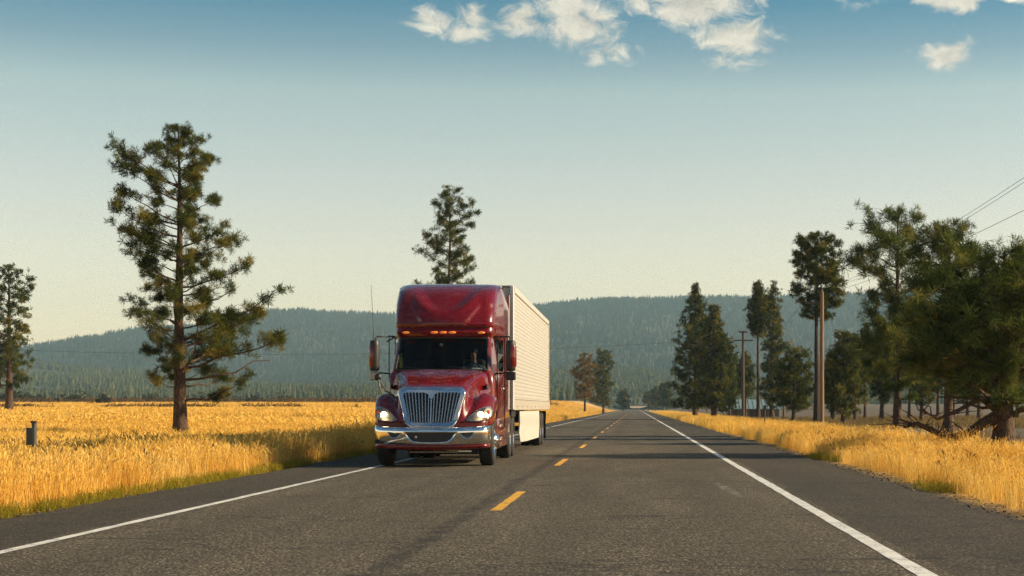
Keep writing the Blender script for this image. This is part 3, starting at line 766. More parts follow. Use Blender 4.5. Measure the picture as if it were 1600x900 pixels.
o = lb.build('limb', 'bark', big, smooth=80); o['label'] = 'low crooked bare limb sweeping left near the ground'
lb = low_limb([loc_px(1556, 640, 40.6), loc_px(1532, 622, 40.2), loc_px(1500, 640, 39.9), loc_px(1465, 655, 39.6), loc_px(1440, 640, 39.4)], [0.09, 0.07, 0.05, 0.035, 0.012], 6, 16)
lb.build('limb', 'bark', big, smooth=80)
lb = low_limb([loc_px(1572, 655, 40.6), loc_px(1595, 640, 40.4), loc_px(1640, 632, 40.0), loc_px(1690, 640, 39.7)], [0.09, 0.06, 0.045, 0.012], 7, 8)
lb.build('limb', 'bark', big, smooth=80)
tree_px('pine_tree', 'pine cut by the right edge behind the thick trunk', 1625, 395, 705, 54.0,
        [(560, 1540, 1720), (520, 1545, 1725), (480, 1550, 1720), (450, 1562, 1710), (425, 1580, 1690), (405, 1600, 1650)], 0.22, 35, nbr=52, tuft=0.4, per=7, blades=46, lift=0.4, bare=0.05, wid=0.032, clump=3, mat='needles_near')
# trees standing behind the grove
ORD = 'first second third fourth fifth sixth seventh eighth ninth tenth eleventh twelfth thirteenth'.split()
protos = []
wood = [(1300, 545, 150.0), (1336, 520, 135.0), (1352, 505, 160.0), (1378, 500, 140.0), (1398, 520, 175.0), (1420, 500, 150.0), (1440, 515, 130.0), (1466, 500, 165.0), (1490, 505, 140.0),
        (1512, 515, 170.0), (1530, 500, 150.0), (1556, 505, 180.0), (1590, 500, 145.0), (1165, 548, 205.0), (1150, 552, 215.0), (1140, 560, 190.0), (1224, 575, 180.0)]
where = ['behind the grove', 'behind the grove']
for q, (px, yt, Y) in enumerate(wood):
    X = at(px, Y); zb = float(gz(X, Y)) - 0.06; H = hz(yt, Y) - zb
    if q < 3:
        pr_ = [(0.22 + 0.08 * q, 0.10 * H, 0.11 * H), (0.45, 0.15 * H, 0.14 * H), (0.65, 0.13 * H, 0.13 * H), (0.85, 0.07 * H, 0.08 * H), (0.97, 0.02 * H, 0.02 * H)]
        o = plant_tree('forest_tree', 'x', px, Y, pine_parts(H, 0.16, pr_, 70, 60 + q, tuft=0.38, per=5, blades=14, bare=0.05, wid=0.09, inner=0.2), 'needles_fir')
        protos.append((o, H))
    else:
        p, Hp = protos[q % 3]
        o = copy_tree(p, (X, Y, zb), q * 1.7, (H / Hp * 0.95, H / Hp * 0.95, H / Hp))
    if q < 13:
        o['label'], o['group'] = 'slender shaded thicket conifer behind the near grove, %s from the wooden utility pole' % ORD[q], 'thicket conifers behind the near grove'
    else:
        o['label'], o['group'] = ['low dark conifer just right of the distant crossarm pole', 'low dark conifer just left of the distant crossarm pole', 'low dark conifer at the foot of the close conifer pair', 'low dark conifer between the slim tall conifers and the young pine'][q - 13], 'conifers around the far shed'

# low shrubs: leafy mounds
def shrub_mesh(seed, n=90, sx=0.9, h=0.8, tuft=0.22):
    r_ = np.random.default_rng(seed)
    q = unit(r_.normal(0, 1, (n, 3))); q[:, 2] = np.abs(q[:, 2])
    C = q * r_.uniform(0.35, 1.0, (n, 1)) * (sx, sx, h) * (1 + 0.25 * np.sin(q[:, :1] * 5 + seed))
    return tuft_mesh('foliage', C, unit(q + (0, 0, .4)), r_.uniform(.7, 1.2, n) * tuft, 12, r_, wid=0.14)
SHR = [shrub_mesh(s) for s in range(4)]
def shrub(px, Y, s, k, label, group, sx=1.0, name='shrub'):
    X = at(px, Y)
    root = empty(name, (X, Y, float(gz(X, Y)) - 0.03), k * 1.3)
    root.scale = (s * sx, s, s)
    tag(root, label, 'shrub', group)
    link('foliage', SHR[k % 4], 'shrub', root)
    st = MB()
    for a in range(5):
        q = a * 1.26 + k
        st.tube([(0, 0, 0), (0.22 * math.cos(q), 0.22 * math.sin(q), 0.3), (0.5 * math.cos(q), 0.5 * math.sin(q), 0.62)], [0.03, 0.022, 0.008], 4)
    st.build('stem', 'bark_grey', root)
for q, (px, Y, s) in enumerate([(12, 420, 3.2), (35, 425, 2.6), (62, 420, 2.4), (115, 415, 2.9), (122, 420, 2.0), (158, 330, 2.0), (240, 420, 2.8), (306, 425, 2.6), (372, 440, 1.8), (388, 430, 2.0), (402, 440, 2.2), (440, 430, 2.6), (458, 432, 1.7)]):
    shrub(px, Y, s * 1.25, q, 'small dark shrub in the far pasture, %s from the left edge' % ORD[q], 'dark shrubs dotting the far pasture', 1.5)
for q, (px, Y, s) in enumerate([(240, 205, 0.95), (425, 205, 0.8), (558, 205, 0.9)]):
    shrub(px, Y, s, q + 2, ['small bush on the ditch row beside the lone pine trunk', 'tiny bush midway along the ditch row of the pasture', 'small bush on the ditch row next to the truck'][q], None)
for q, (px, yt, Y) in enumerate([(197, 616, 640.0), (211, 617, 650.0), (224, 616, 640.0), (33, 615, 700.0), (60, 614, 720.0), (140, 612, 700.0)]):
    if q < 3: lab, gr = ['little dark conifer, first of three in a row on the far pasture', 'middle one of three little dark conifers on the far pasture', 'little dark conifer, last of three in a row toward the lone pine'][q], 'three little conifers on the far pasture'
    else: lab, gr = 'small forest-edge conifer at far left, %s from the left edge' % ORD[q - 3], 'small conifers at the forest edge'
    X = at(px, Y); p, Hp = protos[q % 3]; zb = float(gz(X, Y)) - 0.1; H = hz(yt, Y) - zb
    copy_tree(p, (X, Y, zb), q * 2.1, (H / Hp * 1.3, H / Hp * 1.3, H / Hp), lab, gr)

# ------------------------------------------------------------------ grass
def grass_tuft(name, mat, seed, stems, h, rad, wd, lean=0.16, head=0.12, headw=2.2):
    r_ = np.random.default_rng(seed); V, Fs, T = [], [], []
    for k in range(stems):
        b = np.array([r_.normal(0, rad), r_.normal(0, rad), -0.02])
        H = h * r_.uniform(0.55, 1.12); l = r_.normal(0, lean, 2) * H
        q = r_.uniform(0, 3.14); sv = np.array([math.cos(q), math.sin(q), 0]) * wd * r_.uniform(0.7, 1.3) / 2
        p1 = b + (l[0] * .25, l[1] * .25, H * .5); p2 = b + (l[0] * .75, l[1] * .75, H * (1 - head)); p3 = b + (l[0] * 1.15, l[1] * 1.15, H)
        o = len(V); tv = r_.uniform(0, 1)
        V += [b - sv, b + sv, p1 + sv * .8, p1 - sv * .8, p2 + sv * .6, p2 - sv * .6]
        Fs += [(o, o + 1, o + 2, o + 3), (o + 3, o + 2, o + 4, o + 5)]
        T += [tv] * 6
        if head > 0 and r_.uniform() < 0.75:      # seed head
            o = len(V); pm = (p2 + p3) / 2
            V += [p2, pm + sv * headw, p3, pm - sv * headw]; Fs.append((o, o + 1, o + 2, o + 3)); T += [min(1, tv + .25)] * 4
        else:
            o = len(V); V += [p2 + sv * .6, p3, p3, p2 - sv * .6]; V[-2] = p3 + sv * .1; Fs.append((o, o + 1, o + 2, o + 3)); T += [tv] * 4
    me = np_mesh(name, np.array(V), np.array(Fs), tint=np.array(T))
    me.materials.append(MATS[mat])
    return me
def lay(name, label, x, y, s, srcs, seed, tilt=0.08, zoff=0.0, wide=None):
    r_ = np.random.default_rng(seed); n = len(x)
    rot = np.stack([r_.normal(0, tilt, n), r_.normal(0, tilt, n), r_.uniform(0, 6.28, n)], 1)
    s = s * np.where((x + 11.3) ** 2 / 1.4 ** 2 + (y - 29.2) ** 2 / 3.0 ** 2 < 1, 0.55, 1.0)   # thin, low growth round the marker post
    wd = s if wide is None else wide
    o = scatter(name, np.stack([x, y, gz(x, y) + zoff], 1), rot, np.stack([wd, wd, s], 1), r_.integers(0, len(srcs), n), srcs)
    return tag(o, label, 'grass', kind='stuff')
def zone(x0, x1, y0, y1, dens, seed, side=1.3):
    r_ = np.random.default_rng(seed); n = int((x1 - x0) * (y1 - y0) * dens)
    x, y = r_.uniform(x0, x1, n), r_.uniform(y0, y1, n)
    ok = (np.abs(x - at(800, y)) < 800 * y / F * side + 1.5)
    return x[ok], y[ok]
GT = [grass_tuft('grass_tuft', 'grass_gold', s, 34, 0.56, 0.11, 0.0065) for s in range(6)]
GF = [grass_tuft('field_tuft', 'grass_field', 20 + s, 26, 0.50, 0.16, 0.013, 0.2) for s in range(5)]
GFF = [grass_tuft('far_tuft', 'grass_field', 30 + s, 22, 0.55, 0.42, 0.045, 0.25) for s in range(4)]
GG = [grass_tuft('green_tuft', 'grass_green', 40 + s, 26, 0.17, 0.07, 0.007, 0.5, 0.0) for s in range(4)]
GW = [grass_tuft('weed_tuft', 'weeds', 50 + s, 22, 0.50, 0.12, 0.010, 0.3, 0.2, 3.0) for s in range(4)]
GWD = [grass_tuft('ditch_tuft', 'weeds_dark', 70 + s, 24, 0.75, 0.35, 0.05, 0.3, 0.2, 2.0) for s in range(3)]
GP = [grass_tuft('pale_tuft', 'grass_pale', 60 + s, 22, 0.40, 0.18, 0.014, 0.35) for s in range(4)]
# left verge: tall standing straw
x, y = zone(-9.6, -7.15, 13, 75, 17, 1)
s = (0.72 + 0.35 * sstep(-7.1, -7.7, x)) * (1 + 0.20 * vnoise(x * 0.9, y * 0.5, 21)) * np.random.default_rng(2).uniform(.8, 1.15, len(x))
keep = (x < -7.28 - 0.12 * vnoise(y * 0.8, y * 0, 33))
lay('verge_grass', 'tall golden dry grass along the left verge', x[keep], y[keep], s[keep], GT, 101)
x, y = zone(-9.5, -7.1, 75, 330, 5.0, 3)
lay('verge_grass', 'golden dry grass along the left verge behind the truck', x, y, np.random.default_rng(4).uniform(.8, 1.25, len(x)), GF, 102)
# pasture
x, y = zone(-34, -9.4, 18, 80, 10, 5)
lay('pasture_grass', 'golden ripe grass of the near pasture', x, y, np.random.default_rng(6).uniform(.7, 1.05, len(x)) * (1 + 0.12 * vnoise(x * .3, y * .3, 5)), GF, 103)
x, y = zone(-90, -9.4, 80, 190, 3.6, 7)
lay('pasture_grass', 'golden grass of the middle pasture around the narrow pine', x, y, np.random.default_rng(8).uniform(.7, 1.05, len(x)), GFF, 104)
x, y = zone(-320, -9.5, 190, 620, 0.42, 9)
keep = np.abs(y - 204.5) > 4.5
lay('pasture_grass', 'golden grass of the far pasture up to the ditch rows', x[keep], y[keep], np.random.default_rng(10).uniform(.6, 1.0, len(x))[keep], GFF, 105, wide=np.full(keep.sum(), 1.8))
# darker weeds between verge and pasture, and beside the ditch
x, y = zone(-13.5, -9.6, 16, 46, 7, 11)
keep = vnoise(x * 0.5, y * 0.35, 15) > -0.1
lay('weeds', 'dark dry weeds behind the left verge around the roadside post', x[keep], y[keep], np.random.default_rng(12).uniform(.8, 1.25, len(x))[keep], GW, 106)
x, y = zone(-110, -12, 201, 208, 1.6, 13)
kk = vnoise(x * 0.12, y * 0.05, 23) > -0.6; x, y = x[kk], y[kk]
lay('weeds', 'brown weeds along the ditch row across the pasture', x, y, np.random.default_rng(14).uniform(.5, 1.25, len(x)), GWD, 107, wide=np.full(len(x), 1.2))
x, y = zone(-200, -14, 395, 450, 0.10, 113)
keep = vnoise(x * 0.06, y * 0.02, 19) > 0.0
lay('weeds', 'dark brush patches across the far pasture', x[keep], y[keep], np.random.default_rng(114).uniform(1.0, 2.2, len(x))[keep], GWD, 115, wide=np.full(keep.sum(), 3.0))
# right verge
x, y = zone(4.2, 8.2, 12, 75, 15, 15)
e_ = 4.55 + 0.15 * vnoise(y * 0.7, y * 0, 35)
s = (0.60 + 0.30 * sstep(4.3, 5.6, x)) * (1 + 0.22 * vnoise(x * 0.9, y * 0.5, 22)) * np.random.default_rng(16).uniform(.75, 1.15, len(x))
keep = x > e_
lay('verge_grass', 'tall golden dry grass along the right verge below the big pines', x[keep], y[keep], s[keep], GT, 108)
x, y = zone(4.3, 9.0, 75, 420, 4.0, 17)
lay('verge_grass', 'golden dry grass of the right verge running to the distance', x, y, np.random.default_rng(18).uniform(.7, 1.15, len(x)), GF, 109)
x, y = zone(8.0, 60, 14, 170, 0.8, 19)
keep = (vnoise(x * 0.12, y * 0.10, 17) > 0.25) | (y > 95)
lay('yard_grass', 'pale dry grass on the gravel yard behind the right verge', x[keep], y[keep], np.random.default_rng(20).uniform(.5, 1.1, len(x))[keep], GP, 110, wide=np.random.default_rng(20).uniform(1, 2, keep.sum()))
x, y = zone(8.1, 9.6, 20, 100, 6, 29)
lay('weeds', 'dark weed stalks along the back of the right verge', x, y, np.random.default_rng(30).uniform(.55, 0.95, len(x)), GW, 113)
x, y = zone(4.8, 8.2, 12, 70, 0.6, 31)
lay('weeds', 'brown seed stalks scattered through the right verge', x, y, np.random.default_rng(32).uniform(.7, 1.15, len(x)), GW, 116)
x, y = zone(-9.4, -7.6, 13, 60, 1.2, 33)
lay('weeds', 'brown seed stalks scattered through the left verge', x, y, np.random.default_rng(34).uniform(.8, 1.25, len(x)), GW, 117)
# green edging by the asphalt
x, y = zone(-7.5, -6.85, 12, 60, 26, 21)
keep = vnoise(y * 0.35, x * 0.4, 40) > -0.55
lay('green_grass', 'short yellow-green grass at the left asphalt edge', x[keep], y[keep], np.random.default_rng(22).uniform(.5, 1.2, len(x))[keep], GG, 111)
x, y = zone(4.2, 5.0, 12, 60, 22, 23)
keep = vnoise(y * 0.35, x * 0.4, 44) > -0.05
lay('green_grass', 'short yellow-green grass at the right asphalt edge', x[keep], y[keep], np.random.default_rng(24).uniform(.5, 1.2, len(x))[keep], GG, 112)
# crumbs and stones along the asphalt edge
def stone(seed):
    r_ = np.random.default_rng(seed); V, Fs = [], []
    for k, (z, rr) in enumerate(((-0.3, .6), (0.15, 1.0), (0.55, .6))):
        for j in range(6):
            q = j * 1.047; V.append((rr * math.cos(q) * r_.uniform(.7, 1.2), rr * math.sin(q) * r_.uniform(.7, 1.2), z + r_.normal(0, .08)))
    for k in range(2):
        for j in range(6): Fs.append((k * 6 + j, k * 6 + (j + 1) % 6, k * 6 + 6 + (j + 1) % 6, k * 6 + 6 + j))
    Fs += [(12, 13, 14, 15), (12, 15, 16, 17)]
    me = np_mesh('stone', np.array(V), np.array(Fs)); me.materials.append(MATS['stones']); return me
ST = [stone(s) for s in range(4)]
xa, ya = zone(3.95, 4.6, 12, 60, 70, 25); xb, yb = zone(-7.2, -6.7, 12, 45, 55, 26)
x, y = np.concatenate([xa, xb]), np.concatenate([ya, yb]); r_ = np.random.default_rng(27); n = len(x)
z = np.where((x < RE - 0.05) & (x > LE + 0.05), 0.002, gz(x, y) + 0.005); s = r_.gamma(1.6, 0.004, n) + 0.004
tag(scatter('gravel', np.stack([x, y, z], 1), r_.uniform(0, 6.28, (n, 3)) * (.1, .1, 1), np.stack([s, s, s * .8], 1), r_.integers(0, 4, n), ST), 'loose gravel crumbs along the asphalt edges', 'gravel', kind='stuff')

# ------------------------------------------------------------------ the red tractor  (x across, y from the nose back, z up)
truck = empty('semi_truck', (-4.045, 32.6, 0), R(0.8))
tag(truck, 'glossy red long-nosed semi truck with chrome grille and lit headlights', 'truck')
def cr(P0, n):                                    # Catmull-Rom upsampling along axis 0
    P0 = np.asarray(P0, float)
    Q = np.concatenate([2 * P0[:1] - P0[1:2], P0, 2 * P0[-1:] - P0[-2:-1]])
    out = []
    for i in range(1, len(Q) - 2):
        for k in range(n):
            t_ = k / n
            out.append(0.5 * (2 * Q[i] + (Q[i + 1] - Q[i - 1]) * t_ + (2 * Q[i - 1] - 5 * Q[i] + 4 * Q[i + 1] - Q[i + 2]) * t_ ** 2 + (3 * Q[i] - Q[i - 1] - 3 * Q[i + 1] + Q[i + 2]) * t_ ** 3))
    out.append(Q[-2])
    return np.array(out)
def grid_faces(nr, nc, skip=None):
    return [(i * nc + j, i * nc + j + 1, (i + 1) * nc + j + 1, (i + 1) * nc + j) for i in range(nr - 1) for j in range(nc - 1) if not (skip and skip(i, j))]

# hood and fenders: one skin, rows from nose to cowl, columns from crown to fender hem
ROWS = [  # y, hood half-width, hood top z, valley z, crest x, crest z, outer x, hem z
    (0.10, 0.56, 0.90, 0.88, 0.92, 0.89, 1.06, 0.84),
    (0.14, 0.58, 1.12, 0.96, 0.93, 0.97, 1.10, 0.84),
    (0.22, 0.61, 1.36, 1.07, 0.94, 1.10, 1.14, 0.84),
    (0.33, 0.64, 1.54, 1.16, 0.95, 1.22, 1.17, 0.84),
    (0.45, 0.66, 1.62, 1.24, 0.96, 1.32, 1.19, 0.84),
    (0.62, 0.68, 1.68, 1.32, 0.97, 1.42, 1.205, 0.86),
    (0.82, 0.71, 1.74, 1.36, 0.98, 1.47, 1.215, 1.00),
    (1.05, 0.74, 1.80, 1.39, 0.98, 1.47, 1.22, 1.10),
    (1.30, 0.78, 1.86, 1.42, 0.97, 1.44, 1.22, 1.13),
    (1.55, 0.83, 1.91, 1.46, 0.98, 1.40, 1.21, 1.10),
    (1.78, 0.89, 1.95, 1.50, 1.01, 1.38, 1.19, 1.00),
    (1.98, 0.94, 1.98, 1.54, 1.04, 1.36, 1.17, 0.92)]
G = []
for (y, hw, hzz, vz, fx, fz_, ox, hm) in ROWS:
    vx_ = hw + 0.09
    half = [(0, hzz), (hw * .35, hzz + 0.006), (hw * .60, hzz - 0.012), (hw * .82, hzz - 0.02), (hw * .95, hzz - 0.055), (hw + 0.02, hzz * .75 + vz * .25), (hw + 0.06, hzz * .35 + vz * .65),
            (vx_ + 0.02, vz), (vx_ * .45 + fx * .55, vz * .45 + fz_ * .55 + 0.01), (fx, fz_), (fx * .5 + ox * .5, fz_ - 0.02), (ox - 0.035, fz_ - 0.075), (ox, fz_ * .7 + hm * .3), (ox + 0.004, fz_ * .35 + hm * .65), (ox - 0.005, hm)]
    sweep = lambda x: 0.26 * (abs(x) / 1.2) ** 2.6 * (1 - np.clip((y - 0.3) / 1.3, 0, 1))
    row = [(-x, y + sweep(x), z) for x, z in half[:0:-1]] + [(x, y + sweep(x), z) for x, z in half]
    G.append(row)
G = cr(np.array(G), 4)
G = np.transpose(cr(np.transpose(G, (1, 0, 2)), 3), (1, 0, 2))
nr, ncl = G.shape[:2]
b = MB(); b.add(G.reshape(-1, 3), grid_faces(nr, ncl))
hood = b.build('hood', 'paint', truck, smooth=50)
sm = hood.modifiers.new('thickness', 'SOLIDIFY'); sm.thickness = 0.02; sm.offset = -1
# normals of the skin, for pieces that sit on it
def gnormal(i, j):
    a = G[min(i + 1, nr - 1), j] - G[max(i - 1, 0), j]; c_ = G[i, min(j + 1, ncl - 1)] - G[i, max(j - 1, 0)]
    n_ = np.cross(c_, a); n_ /= max(np.linalg.norm(n_), 1e-9)
    return n_ if n_[1] < 0 or n_[2] > 0 else -n_
def nearest_on_hood(x, z, ymax=0.95):             # front-most skin point seen from ahead at (x,z)
    M = G.reshape(-1, 3); d = (M[:, 0] - x) ** 2 + (M[:, 2] - z) ** 2 + 1e3 * (M[:, 1] > ymax)
    k = np.argsort(d)[:6]; wgt = 1 / (d[k] + 1e-5)
    return float((M[k, 1] * wgt).sum() / wgt.sum())
# headlamps
for sg in (1, -1):
    hl = empty('headlight', (0, 0, 0)); hl.parent = truck
    out = [(0.68, 0.93), (0.76, 1.03), (0.88, 1.135), (1.02, 1.195), (1.13, 1.20), (1.185, 1.13), (1.175, 1.01), (1.09, 0.94), (0.95, 0.915), (0.80, 0.91)]
    cx_, cz_ = 0.98, 1.03
    def ring(s, dy): return [(sg * (cx_ + (x - cx_) * s), nearest_on_hood(sg * (cx_ + (x - cx_) * s), cz_ + (z - cz_) * s) + dy, cz_ + (z - cz_) * s) for x, z in out]
    q = MB(); q.loft([ring(1.03, 0.0), ring(1.0, -0.038), ring(0.93, -0.038), ring(0.91, -0.02)], True); q.build('bezel', 'brushed', hl, smooth=40)
    q = MB(); r0_, r1_, r2_ = ring(0.92, -0.034), ring(0.55, -0.062), ring(0.2, -0.066); q.loft([r0_, r1_, r2_], True); q.add(r2_, [tuple(range(10))]); q.build('lens', 'lens', hl, smooth=60)
    q = MB(); r0_, r1_ = ring(0.9, -0.026), ring(0.3, -0.022); q.loft([r0_, r1_], True); q.add(r1_, [tuple(range(10))]); q.build('reflector', 'lamp_satin', hl, smooth=60)
    yb_ = nearest_on_hood(sg * 0.96, 1.04)
    q = MB(); q.lathe([(0.001, -0.028), (0.04, -0.026), (0.06, -0.015), (0.066, 0.0)], (sg * 0.965, yb_ - 0.026, 1.035), 'y', 18); q.build('bulb', 'lamp_lit', hl, smooth=60)
    yb_ = nearest_on_hood(sg * 1.10, 1.09)
    q = MB(); q.lathe([(0.001, -0.02), (0.03, -0.016), (0.042, 0.0)], (sg * 1.105, yb_ - 0.03, 1.09), 'y', 12); q.build('turn_signal', 'orange_lens', hl, smooth=60)
# grille, leaning back with the nose
def gy_(z): return -0.02 + max(0.0, z - 0.80) * 0.32
grille = empty('grille', (0, 0, 0)); grille.parent = truck
def gout(top, bot, zt, zb_, rt, rb, n=5, dip=0.0):
    pts = []
    for (cx_, cz_, r_c, a0) in ((top - rt, zt - rt, rt, 0), (-(top - rt), zt - rt, rt, 90), (-(bot - rb), zb_ + rb, rb, 180), (bot - rb, zb_ + rb, rb, 270)):
        for k in range(n + 1):
            a = R(a0 + 90 * k / n); pts.append((cx_ + r_c * math.cos(a), cz_ + r_c * math.sin(a)))
    return pts
def lay3(pts, dy): return [(x, gy_(z) + dy + 0.06 * (abs(x) / 0.7) ** 2, z) for x, z in pts]
O1, O2, I1 = gout(0.675, 0.555, 1.60, 0.785, 0.15, 0.22), gout(0.652, 0.535, 1.578, 0.808, 0.14, 0.21), gout(0.565, 0.455, 1.485, 0.885, 0.05, 0.13)
q = MB(); q.loft([lay3(O1, 0.08), lay3(O1, -0.02), lay3(O2, -0.05), lay3(I1, -0.035), lay3(I1, 0.05)], True); q.build('grille_frame', 'chrome', grille, smooth=50)
q = MB(); q.add(lay3(I1, 0.004), [tuple(range(len(I1)))]); q.build('grille_mesh', 'black_plastic', grille)
def gbar(x0, x1, zt, zb_, wd, mat, nm, dep=0.006):
    q = MB(); rows_ = []
    for k in range(6):
        s = k / 5; z = zb_ + (zt - zb_) * s; x = x0 + (x1 - x0) * s
        yb_ = gy_(z) + 0.06 * (abs(x) / 0.7) ** 2
        rows_.append([(x - wd, yb_ + dep, z), (x - wd * .6, yb_ - 0.034, z), (x + wd * .6, yb_ - 0.034, z), (x + wd, yb_ + dep, z)])
    q.loft(rows_, True, True); q.build(nm, mat, grille, smooth=30)
for sg in (1, -1):
    for k in range(8):
        f = (k + 0.85) / 8.5
        xb_, xt_ = sg * 0.455 * f, sg * 0.565 * f
        gbar(xb_, xt_, 1.485 - (0.07 if k == 0 else 0.0), 0.885 + (0.05 if k > 6 else 0.0), 0.0165, 'brushed', 'grille_bar')
gbar(0, 0, 1.52, 0.87, 0.02, 'chrome', 'grille_divider')
vee = [(0.16, 1.51), (-0.16, 1.51), (-0.06, 1.44), (-0.025, 1.36), (0.025, 1.36), (0.06, 1.44)]
q = MB(); q.loft([lay3(vee, 0.03), lay3(vee, -0.05)], True); q.add(lay3(vee, -0.05), [tuple(range(6))]); q.build('grille_emblem', 'chrome', grille)

# bumper: chrome band wrapping round the corners, red valance under it
def bpath(n=49, w_=1.145, back=0.62):
    out = []
    for k in range(n):
        s = -1 + 2 * k / (n - 1); a = abs(s)
        if a < 0.80:
            x = a / 0.80 * (w_ - 0.12); y = 0.20 * (x / w_) ** 2.6
        else:
            q = (a - 0.80) / 0.20; x = w_ - 0.12 + 0.12 * math.sin(min(1, q * 1.8) * math.pi / 2); y = 0.20 * ((w_ - .12) / w_) ** 2.6 + q * q * back * .5 + q * back * .35
        out.append((math.copysign(x, s), y))
    return out
bp = bpath()
def band_rows(rows_): return [[(x * sx, y + dy, z + dz * (abs(x) / 1.2) ** 2) for (x, y) in bp] for (z, dy, sx, dz) in rows_]
bumper = empty('bumper', (0, 0, 0)); bumper.parent = truck
q = MB(); q.loft(band_rows([(0.78, 0.05, .985, .03), (0.795, 0.0, 1.0, .03), (0.77, -0.045, 1.0, .03), (0.70, -0.055, 1.0, .02), (0.56, -0.045, 1.0, .0), (0.455, -0.01, 1.0, .02), (0.435, 0.05, .985, .02)]), False)
q.build('chrome_band', 'chrome', bumper, smooth=60)
q = MB(); q.loft(band_rows([(0.46, 0.02, .99, .0), (0.43, -0.005, 1.0, .0), (0.36, 0.01, .995, .04), (0.335, 0.06, .98, .05), (0.36, 0.14, .95, .05)]), False)
q.build('valance', 'paint', bumper, smooth=60)
def on_bump(x): return float(np.interp(abs(x), [abs(p[0]) for p in bp[24:]], [p[1] for p in bp[24:]]))
def inset(poly, mat, nm, dy0, dy1, rim=None, par=bumper):
    if rim:
        cx_ = sum(p[0] for p in poly) / len(poly); cz_ = sum(p[1] for p in poly) / len(poly)
        big_ = [(cx_ + (x - cx_) * rim, cz_ + (z - cz_) * (rim * 1.10)) for x, z in poly]
        q = MB(); q.loft([[(x, on_bump(x) + 0.0, z) for x, z in big_], [(x, on_bump(x) + dy0 - 0.016, z) for x, z in big_], [(x, on_bump(x) + dy0 - 0.010, z) for x, z in poly], [(x, on_bump(x) + 0.0, z) for x, z in poly]], True)
        q.build(nm + '_rim', 'chrome', par, smooth=40)
    q = MB(); q.loft([[(x, on_bump(x) + dy1, z) for x, z in poly], [(x, on_bump(x) + dy0, z) for x, z in poly]], True); q.add([(x, on_bump(x) + dy0, z) for x, z in poly], [tuple(range(len(poly)))]); q.build(nm, mat, par)
inset([(-0.50, 0.69), (-0.25, 0.69), (0, 0.69), (0.25, 0.69), (0.50, 0.69), (0.40, 0.56), (0.33, 0.51), (0.15, 0.495), (0, 0.495), (-0.15, 0.495), (-0.33, 0.51), (-0.40, 0.56)], 'black_plastic', 'air_intake', -0.062, 0.05, 1.07)
for sg in (1, -1):
    pl = [(sg * 0.58, 0.675), (sg * 0.70, 0.68), (sg * 0.84, 0.69), (sg * 0.78, 0.60), (sg * 0.72, 0.585), (sg * 0.66, 0.60)]
    inset(pl, 'black_plastic', 'fog_lamp_recess', -0.066, 0.05, 1.14)
q = MB(); q.lathe([(0.001, -0.02), (0.022, -0.018), (0.026, 0)], (-0.28, -0.066, 0.60), 'y', 10); q.build('tow_eye', 'brushed', bumper, smooth=60)
# dark filler between bumper and grille, and under the nose
q = MB(); q.loft([[(x * 0.97, y + 0.06, z) for x, y in bp] for z in (0.76, 0.88)], False); q.build('nose_panel', 'paint_dark', truck, smooth=60)
q = MB(); q.box((0, 0.85, 0.62), (1.55, 1.1, 0.5), 0.05); q.box((0, 1.0, 0.33), (0.9, 0.8, 0.16), 0.03); q.box((0, 4.2, 0.80), (0.9, 6.6, 0.30)); q.tube([(-0.95, 1.25, 0.5), (0.95, 1.25, 0.5)], 0.07, 8)
q.build('chassis', 'frame_black', truck)
q = MB(); q.tube([(-0.46, 0.30, 0.30), (0.50, 0.30, 0.30)], 0.018, 6); q.box((0.52, 0.45, 0.31), (0.5, 0.05, 0.03)); q.build('front_step', 'brushed', truck)

# cab, sleeper and roof fairing: horizontal slices of one shell
SL = [  # z, front y, bow, half width, corner radius
    (0.62, 2.05, .05, 1.14, .12), (0.95, 1.98, .06, 1.14, .12), (1.30, 1.96, .08, 1.13, .12), (1.65, 1.94, .10, 1.12, .15), (1.86, 1.93, .14, 1.10, .18), (1.955, 1.95, .20, 1.05, .18),
    (1.97, 1.955, .20, 1.05, .18), (2.15, 2.09, .22, 1.035, .18), (2.35, 2.24, .23, 1.02, .18), (2.55, 2.39, .24, 1.00, .18), (2.665, 2.475, .24, .995, .18),
    (2.68, 2.485, .24, .995, .18), (2.73, 2.43, .22, 1.01, .20), (2.785, 2.40, .20, 1.03, .20), (2.81, 2.42, .20, 1.035, .21), (2.825, 2.50, .20, 1.045, .22), (2.895, 2.53, .20, 1.05, .22), (2.915, 2.47, .19, 1.05, .24),
    (2.96, 2.46, .19, 1.055, .25), (3.08, 2.49, .20, 1.06, .26), (3.22, 2.57, .21, 1.065, .28), (3.36, 2.68, .22, 1.065, .30), (3.50, 2.82, .23, 1.06, .32), (3.62, 2.98, .24, 1.055, .33), (3.72, 3.16, .25, 1.065, .34),
    (3.81, 3.40, .26, 1.05, .34), (3.88, 3.68, .26, 1.035, .33), (3.925, 4.00, .25, 1.02, .31), (3.945, 4.34, .24, 1.01, .29)]
NF, NCN = 30, 8
SIDEY = [2.95, 3.05, 3.10, 3.75, 3.82, 3.90, 4.6, 5.2, 5.5]
